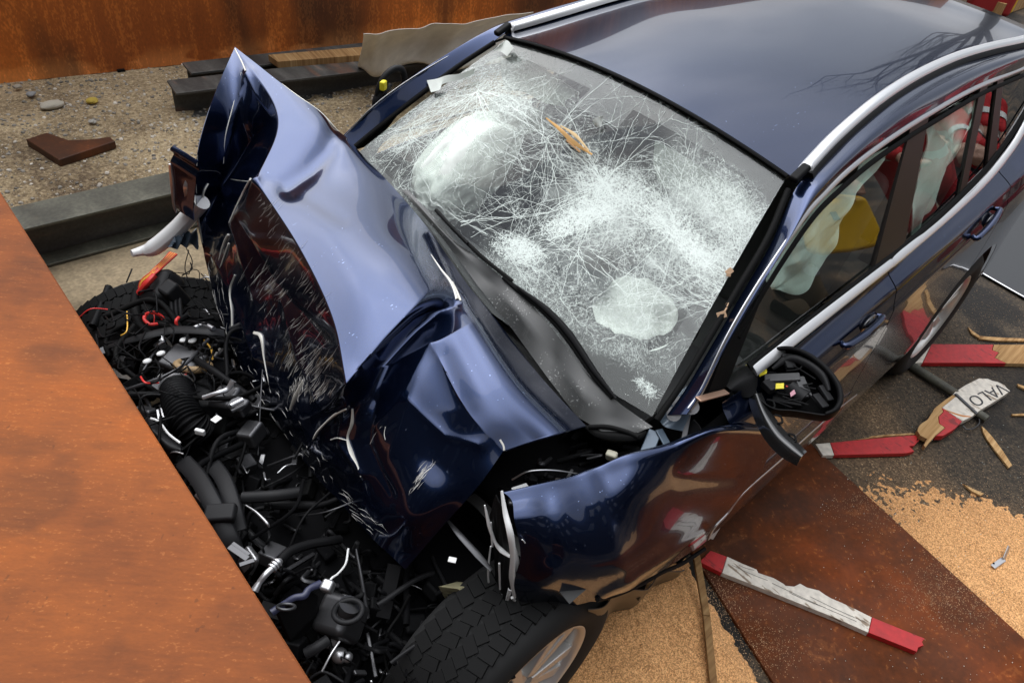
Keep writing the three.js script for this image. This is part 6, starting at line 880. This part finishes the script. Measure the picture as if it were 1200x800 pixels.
  part('trousers', fix(field([[hip.clone().add(V(0.05, -0.03, 0)), hip.clone().add(V(-0.05, -0.03, 0)), 0.15, 0.15], ...legs.flatMap(([a, k, f]) => [[a, k, 0.115, 0.085], [k, f, 0.085, 0.08]])], 0.015)), std(cols.trousers, { roughness: 0.85 }), body);
  for (const [, , f] of legs) part('boot', fix(field([[f.clone().add(V(0, 0.06, -0.02)), f.clone().add(V(0, -0.035, -0.03)), 0.07, 0.055], [f.clone().add(V(0, -0.045, -0.03)), f.clone().add(V(0, -0.05, 0.15)), 0.05, 0.042]], 0.014)), M.rubber, body);
  const band = (c, n, r, w, m) => { const g = new THREE.CylinderGeometry(r, r, w, 32, 1, true); g.applyMatrix4(new THREE.Matrix4().compose(c, new THREE.Quaternion().setFromUnitVectors(V(0, 1, 0), n.clone().normalize()), V(1, 1, 1))); part('reflective_band', fix(g), m, body); };
  const bm = std(cols.band, { roughness: 0.5 }); for (const s of [0.1, 0.55]) band(hip.clone().lerp(sh, s), sh.clone().sub(hip), 0.198 - 0.014 * s, 0.06, bm);
  for (const [a, e, w] of arms) { band(a.clone().lerp(e, 0.7), e.clone().sub(a), 0.082, 0.05, bm); band(e.clone().lerp(w, 0.6), w.clone().sub(e), 0.067, 0.05, bm); } for (const [, k, f] of legs) band(k.clone().lerp(f, 0.45), f.clone().sub(k), 0.09, 0.05, bm);
  const hg = new THREE.SphereGeometry(0.135, 32, 16, 0, 6.284, 0, 1.75); hg.scale(0.92, 0.95, 1.08); hg.rotateX(-0.1); hg.translate(...head.clone().add(V(0, 0.055, 0)).toArray()); part('helmet', fix(hg), std(cols.helmet, { roughness: 0.35 }), body); const br = new THREE.TorusGeometry(0.135, 0.012, 8, 40); br.scale(0.95, 1.12, 1); br.rotateX(Math.PI / 2 - 0.1); br.translate(...head.clone().add(V(0, 0.04, 0.005)).toArray()); part('helmet_brim', fix(br), std(cols.helmet, { roughness: 0.35 }), body);
  t.children.forEach((c) => { const mv = (o) => { if (o.geometry) o.geometry.translate(-pos.x, -pos.y, -pos.z); o.children.forEach(mv); }; mv(c); }); t.position.copy(pos); return { t, arms: arms.map((a) => a.map((p) => p.clone().applyMatrix4(new THREE.Matrix4().makeRotationY(turn).setPosition(pos)))) };
}
{
  const y = worker('person in mustard yellow rescue jacket bending forward with a yellow case', V(2.6, 0, -3.95), -1.1, { jacket: [0.52, 0.30, 0.03], trousers: [0.16, 0.12, 0.07], band: [0.3, 0.32, 0.33], helmet: [0.03, 0.03, 0.03] }, { lean: 0.45, arm: 1 });
  worker('person in bright red rescue jacket standing nearest the rear wheel', V(2.05, 0, -4.85), -0.7, { jacket: [0.52, 0.02, 0.025], trousers: [0.36, 0.015, 0.02], band: [0.6, 0.62, 0.6], helmet: [0.5, 0.03, 0.03] }, { lean: 0.25, arm: 0.6 });
  worker('person in red rescue jacket and dark trousers standing behind the car', V(2.2, 0, -5.9), -0.5, { jacket: [0.5, 0.02, 0.025], trousers: [0.03, 0.03, 0.035], band: [0.6, 0.62, 0.6], helmet: [0.7, 0.68, 0.62] }, { lean: 0.1, arm: 0.3 });
  const c = y.arms[0][2].clone().lerp(y.arms[1][2], 0.5).add(V(0, -0.28, 0)), t = thing('tool_case', 'bright yellow tool case held by the person in the mustard jacket', 'case');
  part('case_body', boxAt(0.42, 0.3, 0.16, c, [0, -1.1, 0], 0.03), std([0.75, 0.45, 0.01], { roughness: 0.45 }), t); part('handle', tube([c.clone().add(V(0, 0.14, -0.08)), c.clone().add(V(0, 0.22, -0.06)), c.clone().add(V(0, 0.22, 0.06)), c.clone().add(V(0, 0.14, 0.08))], 0.012, 8), M.plastic, t); part('latch', [boxAt(0.04, 0.05, 0.17, c.clone().add(V(0, 0.06, 0)), [0, -1.1, 0], 0.006)], M.plastic, t); settle(t, c.clone().add(V(0, -0.15, 0)));
}
renderer.render(scene, camera);
